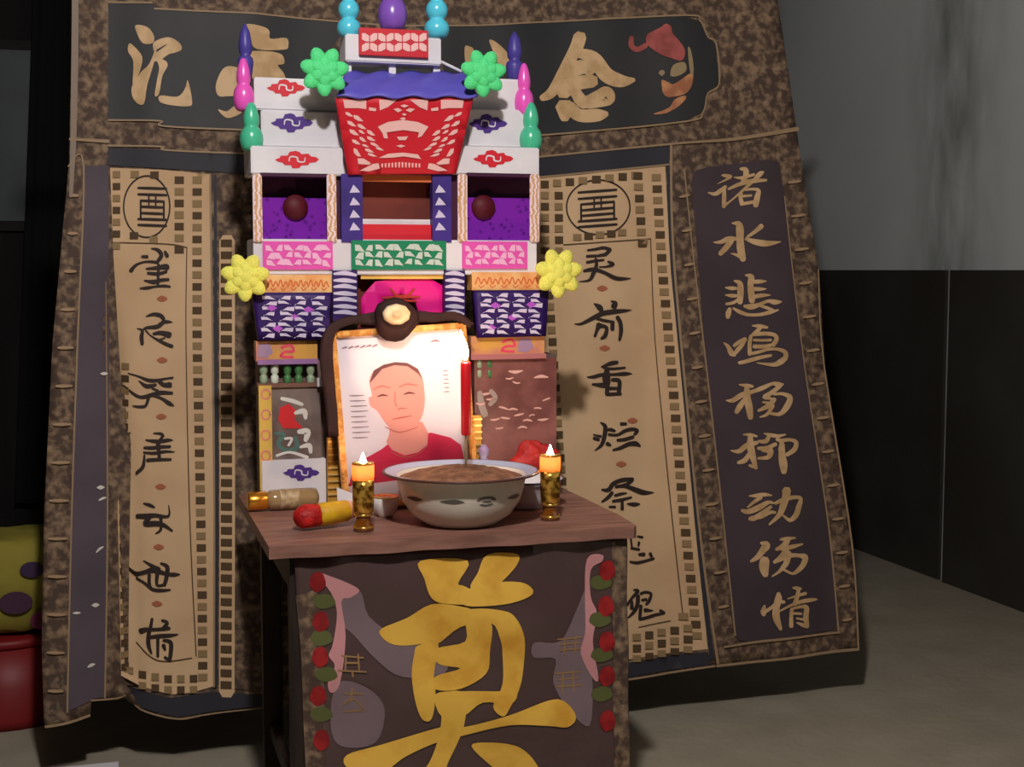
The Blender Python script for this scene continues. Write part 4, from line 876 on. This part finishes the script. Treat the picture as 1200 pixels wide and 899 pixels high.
# black mourning ribbon with rosette
M_rib = mat('mourning_ribbon_cloth', (44, 20, 20), 0.75, (58, 28, 24), 12, bump=0.3, bump_scale=30)
mr_ = thing('mourning_ribbon', 'dark mourning ribbon with pale round rosette tied over the portrait frame', 'ribbon', tuple(pl2(0, PH)))
def ribbon(name, pts, wid, m, parent, thick=0.004):
    V, Fc = [], []
    for i, (x, z, y, w) in enumerate(pts):
        a, b = pts[max(i - 1, 0)], pts[min(i + 1, len(pts) - 1)]
        dx, dz = b[0] - a[0], b[1] - a[1]; d = math.hypot(dx, dz) or 1
        for q in (-1, -.4, .3, 1): V.append(pl2(x - dz / d * w * wid * q, z + dx / d * w * wid * q, y + 0.003 * math.sin(q * 4 + i)))
    for i in range(len(pts) - 1):
        for q in range(3): k = i * 4 + q; Fc.append((k, k + 4, k + 5, k + 1))
    o = mk(name, V, Fc, m, parent, True); s = o.modifiers.new('thickness', 'SOLIDIFY'); s.thickness = thick; return o
ribbon('ribbon_band', spline([(-hw - 0.012, PH * 0.42, -0.020, 0.7), (-hw - 0.014, PH * 0.7, -0.022, 0.9), (-hw - 0.010, PH * 0.95, -0.022, 0.9), (-hw * 0.8, PH + 0.022, -0.016, 0.6), (-0.07, PH + 0.024, -0.018, 0.9), (0.0, PH + 0.028, -0.026, 1.8)], 5), 0.017, M_rib, mr_)
ribbon('ribbon_band', spline([(0.0, PH + 0.028, -0.024, 1.8), (0.05, PH + 0.022, -0.02, 1.0), (hw * 0.55, PH + 0.018, -0.016, 0.8), (hw * 0.9, PH + 0.014, -0.014, 0.7), (hw + 0.012, PH * 0.97, -0.014, 0.6)], 5), 0.015, M_rib, mr_)
v_, f_ = lathe_mesh([(0.004, -0.012), (0.03, -0.014), (0.05, -0.008), (0.056, 0.0), (0.045, 0.008), (0.004, 0.010)], 16)
knp = pl2(-0.012, PH + 0.018, -0.032)
mk('ribbon_knot', [((x * (1 + 0.12 * math.sin(3 * math.atan2(y, x) + 1))), z, y) for x, y, z in v_], f_, M_rib, mr_, True, None, tuple(knp))
rv2, rf2 = lathe_mesh([(0.002, 0.016), (0.012, 0.014), (0.014, 0.009), (0.024, 0.012), (0.034, 0.006), (0.035, 0.0), (0.02, -0.004)], 28)
mk('rosette', [(x * (1 + 0.03 * math.sin(9 * math.atan2(y, x))), -z, y * 0.74 * (1 + 0.03 * math.sin(9 * math.atan2(y, x)))) for x, y, z in rv2], [tuple(reversed(q)) for q in rf2], mat('cream_tissue', (240, 216, 176), 0.7, (220, 186, 140), 30), mr_, True, None, (knp.x - 0.002, knp.y - 0.024, knp.z + 0.014))

# ------------------------------------------------------------------ ash bowl
BC = at_z(531, 606, TZ); BC.z = TZ
BC = Vector((BC.x, 3.115, TZ + 0.001))
bw = thing('enamel_basin', 'cream enamel basin filled with ash and sand at the front of the altar', 'basin', tuple(BC))
M_en = mat('cream_enamel', (226, 218, 204), 0.3, (210, 200, 186), 5, spec=0.5)
prof = [(0.070, 0), (0.086, 0.001), (0.093, 0.007), (0.118, 0.024), (0.140, 0.056), (0.150, 0.090), (0.154, 0.112), (0.178, 0.119), (0.184, 0.122), (0.182, 0.1255), (0.170, 0.1235), (0.150, 0.116), (0.146, 0.104), (0.142, 0.08), (0.12, 0.05), (0.0, 0.03)]
bv_, bf_ = lathe_mesh(prof, 56); mk('bowl_body', bv_, bf_, M_en, bw, True, None, tuple(BC))
rimv, rimf = lathe_mesh([(0.1835, 0.1205), (0.1875, 0.1225), (0.1855, 0.1265), (0.181, 0.1262)], 56)
rimf = rimf[:-2]; mk('rim', rimv, rimf, mat('rim_brown', (84, 52, 44), 0.4), bw, True, None, tuple(BC))
bluev, bluef = lathe_mesh([(0.180, 0.1263), (0.168, 0.1242), (0.153, 0.1185)], 56); mk('lip_band', bluev, bluef[:-2], mat('lip_pale_blue', (170, 182, 210), 0.3, spec=0.5), bw, True, None, tuple(BC))
def surf_bowl(x, y, off):   # angle (deg) across, height (mm) up
    a = R(x); z = y / 1000.0
    r = 0.140 + (z - 0.056) / (0.034) * 0.010 if z < 0.09 else 0.150
    r += off
    return BC + Vector((r * math.sin(a), -r * math.cos(a), z))
M_deco = mat('grey_green_transfer', (92, 86, 80), 0.4)
for a0 in (-62, -22, 10, 44, 80, -100):
    if a0 == 10: strokes('transfer_flower', [[(a0 - 9, 76, 3), (a0 - 4, 81, 5), (a0 + 3, 81, 5), (a0 + 7, 75, 4)], [(a0 - 6, 66, 3), (a0 - 1, 63, 4), (a0 + 5, 66, 3)], [(a0 - 4, 73, 3), (a0 + 2, 72, 4)]], surf_bowl, 0.0012, M_deco, bw)
    else: strokes('transfer_leaf', [[(a0 - 11, 74, 2), (a0 - 5, 74, 8), (a0 + 3, 74, 11), (a0 + 10, 73, 2)]], surf_bowl, 0.0012, M_deco, bw)
av, af = [], []
rr = random.Random(3)
NR, NA = 10, 40
av.append((0, 0, 0.135))
for i in range(1, NR + 1):
    r = 0.147 * i / NR
    for k in range(NA):
        a = 2 * math.pi * k / NA
        av.append((r * math.cos(a), r * math.sin(a), 0.110 + 0.025 * (1 - (r / 0.147) ** 2) + (rr.uniform(-.0022, .0022) if i < NR else 0)))
for k in range(NA): af.append((0, 1 + k, 1 + (k + 1) % NA))
for i in range(NR - 1):
    for k in range(NA): a, b = 1 + i * NA + k, 1 + i * NA + (k + 1) % NA; af.append((a, a + NA, b + NA, b))
ash = mk('ash_fill', av, af, mat('brown_ash', (150, 104, 76), 0.95, (112, 76, 56), 40, bump=0.8, bump_scale=120), None, True, 'stuff', tuple(BC))
tag(ash, 'brown ash and sand heaped inside the enamel basin', 'ash')

# ------------------------------------------------------------------ candles
M_flame = mat('candle_flame', (255, 220, 160), 0.5, emit=(1.0, 0.70, 0.48), estr=220)
def flame_prof(h, r): return [(r * .25, 0), (r * .8, h * .12), (r, h * .28), (r * .85, h * .48), (r * .5, h * .72), (r * .2, h * .9), (r * .02, h)]
RC = at_y(546, 510, 3.10)
rc = thing('red_candle', 'slim red candle burning on a stick planted in the ash basin', 'candle', (RC.x, RC.y, BC.z + 0.125))
zt_ = at_y(546, 424, 3.10).z
lathe('wax_stick', [(0.009, 0), (0.0115, 0.004), (0.012, (zt_ - RC.z) * .5), (0.0125, zt_ - RC.z - .006), (0.010, zt_ - RC.z), (0.003, zt_ - RC.z - 0.003)], mat('red_wax', (208, 24, 34), 0.4, sub=0.3), rc, (RC.x, RC.y, RC.z), 16)
lathe('bamboo_stick', [(0.002, 0), (0.0025, 0.05), (0.0025, RC.z - (BC.z + 0.118))], mat('bamboo', (150, 128, 84), 0.5), rc, (RC.x, RC.y, BC.z + 0.118), 8)
tube('wick', [(RC.x, RC.y, zt_ - 0.004), (RC.x - 0.001, RC.y, zt_ + 0.008)], 0.0012, M_leg, rc, 6)
lathe('flame', flame_prof(0.072, 0.0115), M_flame, rc, (RC.x - 0.001, RC.y, zt_ + 0.004), 14, 'Z', (0, R(-9), 0))
M_amber = mat('amber_glass', (150, 92, 24), 0.12, (70, 44, 14), 40, 0.4, 0.6, spec=0.7, coat=0.5)
M_goldleaf = mat('gilt_transfer', (232, 184, 84), 0.25, (120, 78, 24), 55, 0.45, 0.58, metal=0.7)
def wax_mat():
    m = bpy.data.materials.new('translucent_wax'); m.use_nodes = True; nt = m.node_tree
    for n in list(nt.nodes): nt.nodes.remove(n)
    o = nt.nodes.new('ShaderNodeOutputMaterial'); mx = nt.nodes.new('ShaderNodeMixShader'); mx.inputs[0].default_value = 0.45
    d = nt.nodes.new('ShaderNodeBsdfDiffuse'); t = nt.nodes.new('ShaderNodeBsdfTranslucent')
    d.inputs['Color'].default_value = lin((240, 206, 150)); t.inputs['Color'].default_value = lin((236, 172, 96))
    nt.links.new(d.outputs[0], mx.inputs[1]); nt.links.new(t.outputs[0], mx.inputs[2]); nt.links.new(mx.outputs[0], o.inputs[0]); return m
M_wax = wax_mat()
M_ambclear = mat('amber_base', (120, 66, 14), 0.08, spec=0.8, coat=1.0)
for (x, y, s, lab) in ((428, 624, 1.0, 'gilt amber glass candle cup burning beside the red and yellow packet'), (648, 611, 0.97, 'gilt amber glass candle cup burning beside the red cloth bundle')):
    p = at_z(x, y, TZ); p.y += 0.022; p.z = TZ + 0.001
    cu = thing('candle_cup', lab, 'candle', tuple(p), 'lit candle cups on the altar')
    q = tuple(p)
    lathe('foot', [(0.021 * s, 0), (0.024 * s, 0.003), (0.022 * s, 0.012), (0.019 * s, 0.018), (0.016 * s, 0.030), (0.019 * s, 0.036)], M_ambclear, cu, q, 24)
    lathe('foot_highlight_ring', [(0.0243 * s, 0.006), (0.0252 * s, 0.0085), (0.0243 * s, 0.011)], mat('gilt_rim_and_glint', (250, 210, 110), 0.2, metal=0.9), cu, q, 24)  # added ring, imitates a highlight on the amber foot
    lathe('cup_body', [(0.019 * s, 0.036), (0.0235 * s, 0.045), (0.0245 * s, 0.07), (0.025 * s, 0.10), (0.025 * s, 0.118)], M_goldleaf, cu, q, 28)
    lathe('waist_highlight_ring', [(0.0205 * s, 0.034), (0.0225 * s, 0.037), (0.0205 * s, 0.041)], mat('gilt_rim_and_glint', (250, 210, 110), 0.2, metal=0.9), cu, q, 24)  # added ring, stands in for the glint at the cup's waist
    lathe('wax_cup', [(0.0245 * s, 0.118), (0.0262 * s, 0.126), (0.0262 * s, 0.146), (0.0255 * s, 0.153), (0.0235 * s, 0.153), (0.0235 * s, 0.130), (0.012 * s, 0.127), (0.002, 0.127)], M_wax, cu, q, 28)
    lathe('cup_rim', [(0.0245 * s, 0.153), (0.0262 * s, 0.155), (0.0245 * s, 0.158)], M_goldleaf, cu, q, 28)
    lathe('flame', flame_prof(0.050, 0.0115), M_flame, cu, (q[0], q[1], q[2] + 0.131), 14)

# ------------------------------------------------------------------ small offerings on the table
# bottle lying on its side
p = at_z(333, 598, TZ); r0 = 0.026
bo = thing('lying_bottle', 'clear bottle with gold cap lying at the foot of the paper house', 'bottle', (p.x, 3.405, TZ + 0.001))
bc = (p.x - 0.09, 3.405, TZ + 0.001 + r0)
def seg(name, prof, m): lathe(name, [(r, z) for r, z in prof], m, bo, bc, 20, 'X', (0, 0, R(4)))
seg('cap', [(0.021, 0), (0.023, 0.003), (0.0235, 0.045), (0.021, 0.048)], mat('gold_cap', (232, 156, 52), 0.25, (236, 162, 58), 20, metal=0.8))
seg('bottle_body', [(0.0195, 0.048), (0.025, 0.056), (0.026, 0.07), (0.026, 0.16), (0.024, 0.172), (0.012, 0.178)], mat('champagne_glass', (150, 122, 82), 0.12, (158, 130, 90), 14, spec=0.8, coat=0.7, stretch=(1, 1, 5)))
seg('label_band', [(0.0262, 0.078), (0.0264, 0.08), (0.0264, 0.125), (0.0262, 0.127)], mat('bottle_label', (150, 124, 92), 0.5, (190, 168, 130), 60))
# red and yellow packet
p = at_z(382, 622, TZ)
pk = thing('joss_packet', 'crumpled red packet with yellow wrapper lying on the table corner', 'packet', (p.x, p.y + 0.02, TZ + 0.001))
pc = (p.x - 0.072, p.y + 0.012, TZ + 0.030)
cv, cf = lathe_mesh([(0.006, 0.0), (0.018, 0.006), (0.027, 0.018), (0.029, 0.032), (0.027, 0.05), (0.0255, 0.062)], 20, 'X')
rr = random.Random(9)
mk('red_end', [(x, y * (1 + rr.uniform(-.1, .08)), z * (1 + rr.uniform(-.1, .02))) for x, y, z in cv], cf, mat('red_crepe', (206, 36, 30), 0.55, (160, 20, 22), 30, bump=0.6, bump_scale=70), pk, True, None, pc, (0, R(-3), R(14)))
lathe('yellow_wrapper', [(0.0255, 0.060), (0.027, 0.063), (0.0265, 0.10), (0.025, 0.132), (0.021, 0.136)], mat('yellow_wrapper', (220, 176, 30), 0.5, (196, 150, 30), 25), pk, pc, 20, 'X', (0, R(-3), R(14)))
lathe('wrapper_end', [(0.0205, 0.135), (0.023, 0.138), (0.019, 0.148), (0.006, 0.151)], mat('pink_tissue_end', (226, 170, 150), 0.6), pk, pc, 20, 'X', (0, R(-3), R(14)))
# white folded paper
p = at_z(402, 592, TZ)
pp_ = [(p.x - 0.035, 3.30, TZ + 0.002), (p.x + 0.065, 3.27, TZ + 0.002), (p.x - 0.035, 3.32, TZ + 0.066), (p.x - 0.005, 3.30, TZ + 0.055), (p.x + 0.05, 3.28, TZ + 0.018)]
fo = mk('folded_paper', pp_, [(0, 4, 3), (0, 1, 4), (0, 3, 2)], M_wp, None); sm = fo.modifiers.new('thickness', 'SOLIDIFY'); sm.thickness = 0.003
tag(fo, 'folded white paper leaning at the left foot of the portrait', 'paper')
# white porcelain cup with gilt rim
p = at_z(453, 601, TZ); p.y = 3.25
wc = thing('porcelain_cup', 'small white porcelain cup with gilt rim behind the enamel basin', 'cup', (p.x - 0.012, p.y, TZ + 0.001))
q = (p.x - 0.012, p.y, TZ + 0.001)
lathe('cup_body', [(0.018, 0), (0.020, 0.004), (0.027, 0.012), (0.031, 0.028), (0.0325, 0.048), (0.0305, 0.048), (0.028, 0.03), (0.018, 0.012), (0.001, 0.010)], mat('white_porcelain', (226, 220, 216), 0.2, spec=0.6), wc, q, 28)
lathe('gilt_rim', [(0.0320, 0.046), (0.0332, 0.048), (0.0320, 0.050), (0.0305, 0.0485)], mat('gilt_rim_and_glint', (250, 210, 110), 0.2, metal=0.9), wc, q, 28)
# second enamel dish behind
sd_ = thing('enamel_dish', 'white enamel dish with dark rim half hidden behind the ash basin', 'dish', (1.008, 3.288, TZ + 0.001))
q = (1.008, 3.288, TZ + 0.001)
lathe('dish_body', [(0.055, 0), (0.062, 0.003), (0.078, 0.03), (0.088, 0.062), (0.100, 0.070), (0.097, 0.073), (0.084, 0.065), (0.072, 0.03), (0.001, 0.012)], mat('white_enamel', (214, 212, 216), 0.25, spec=0.6), sd_, q, 36)
dv, df = lathe_mesh([(0.0985, 0.0688), (0.1015, 0.0705), (0.099, 0.0735), (0.0965, 0.0732)], 36); mk('dish_rim', dv, df[:-2], mat('rim_dark_blue', (52, 46, 62), 0.4), sd_, True, None, q)
# red cloth bundle
rc_p = at_y(630, 528, 3.40)
bmr = bmesh.new(); bmesh.ops.create_icosphere(bmr, subdivisions=4, radius=1.0)
rr = random.Random(12)
for v in bmr.verts:
    n = 0.10 * math.sin(v.co.x * 5 + v.co.z * 4) + 0.08 * math.sin(v.co.y * 7 + v.co.x * 9) + 0.05 * math.sin(v.co.z * 13 + v.co.y * 11)
    v.co *= 1 + n
    v.co = Vector((v.co.x * 0.072, v.co.y * 0.026, max(v.co.z, -0.85) * 0.078))
bb = bm_out(bmr, 'red_cloth_bundle', mat('red_crumpled_cloth', (196, 44, 40), 0.6, (150, 26, 28), 14, bump=0.5, bump_scale=40), None, True, None, (rc_p.x + 0.002, 3.428, TZ + 0.070))
tag(bb, 'crumpled red cloth bundle in front of the rosy right wing of the paper house', 'cloth')

# ------------------------------------------------------------------ dark corner behind the banner
st = thing('red_stool', 'dark red round plastic stool in the dark corner behind the banner', 'stool', (-0.33, 4.55, 0.0))
q = (-0.33, 4.55, 0.0)
M_rs = mat('dark_red_plastic', (120, 20, 24), 0.5)
lathe('seat', [(0.17, 0.235), (0.185, 0.242), (0.185, 0.262), (0.17, 0.268), (0.001, 0.268)], M_rs, st, q, 32)
lathe('skirt', [(0.23, 0.0), (0.235, 0.03), (0.20, 0.12), (0.178, 0.236), (0.170, 0.236), (0.19, 0.12), (0.222, 0.0)], M_rs, st, q, 32)
bmq = bmesh.new(); box_bm(bmq, -1, 1, -1, 1, -1, 1)
bmesh.ops.subdivide_edges(bmq, edges=bmq.edges[:], cuts=6, use_grid_fill=True)
for v in bmq.verts:
    c = v.co.copy(); f = 1 - 0.10 * (abs(c.x) ** 3 + abs(c.y) ** 3) * (abs(c.z) ** 2) - 0.06 * abs(c.x * c.y)
    v.co = Vector((c.x * 0.23 * f, c.y * 0.17 * f, c.z * 0.15 * (1 - 0.12 * (abs(c.x) ** 4 + abs(c.y) ** 4)) + 0.008 * math.sin(c.x * 7 + c.y * 5)))
qu = bm_out(bmq, 'folded_quilt', mat('olive_floral_cloth', (128, 118, 42), 0.8, (144, 132, 50), 8), None, True, None, (-0.36, 4.55, 0.268 + 0.158))
tag(qu, 'folded olive yellow quilt with blue and plum blotches lying on the red stool', 'quilt')
for i, (x, z, rx, rz, c) in enumerate(((-0.05, 0.06, .06, .03, (44, 78, 108)), (0.07, -0.03, .05, .035, (70, 40, 62)), (-0.08, -0.06, .05, .03, (58, 30, 40)), (0.12, 0.07, .035, .025, (60, 40, 70)), (0.15, -0.09, .04, .03, (110, 40, 74)))):
    n = 16
    mk('blotch_patch', [(-0.36 + x + rx * math.cos(2 * math.pi * k / n), 4.55 - 0.176, 0.414 + z + rz * math.sin(2 * math.pi * k / n)) for k in range(n)], [tuple(range(n))[::-1]], mat('blotch_%d' % i, c, 0.8), qu)
pf = at_z(100, 899, 0)
sh = box('paper_scrap', pf.x - 0.07, pf.x + 0.09, pf.y - 0.06, pf.y + 0.01, 0.0005, 0.003, M_wp, None)
tag(sh, 'scrap of white paper lying on the concrete floor left of the table', 'paper')
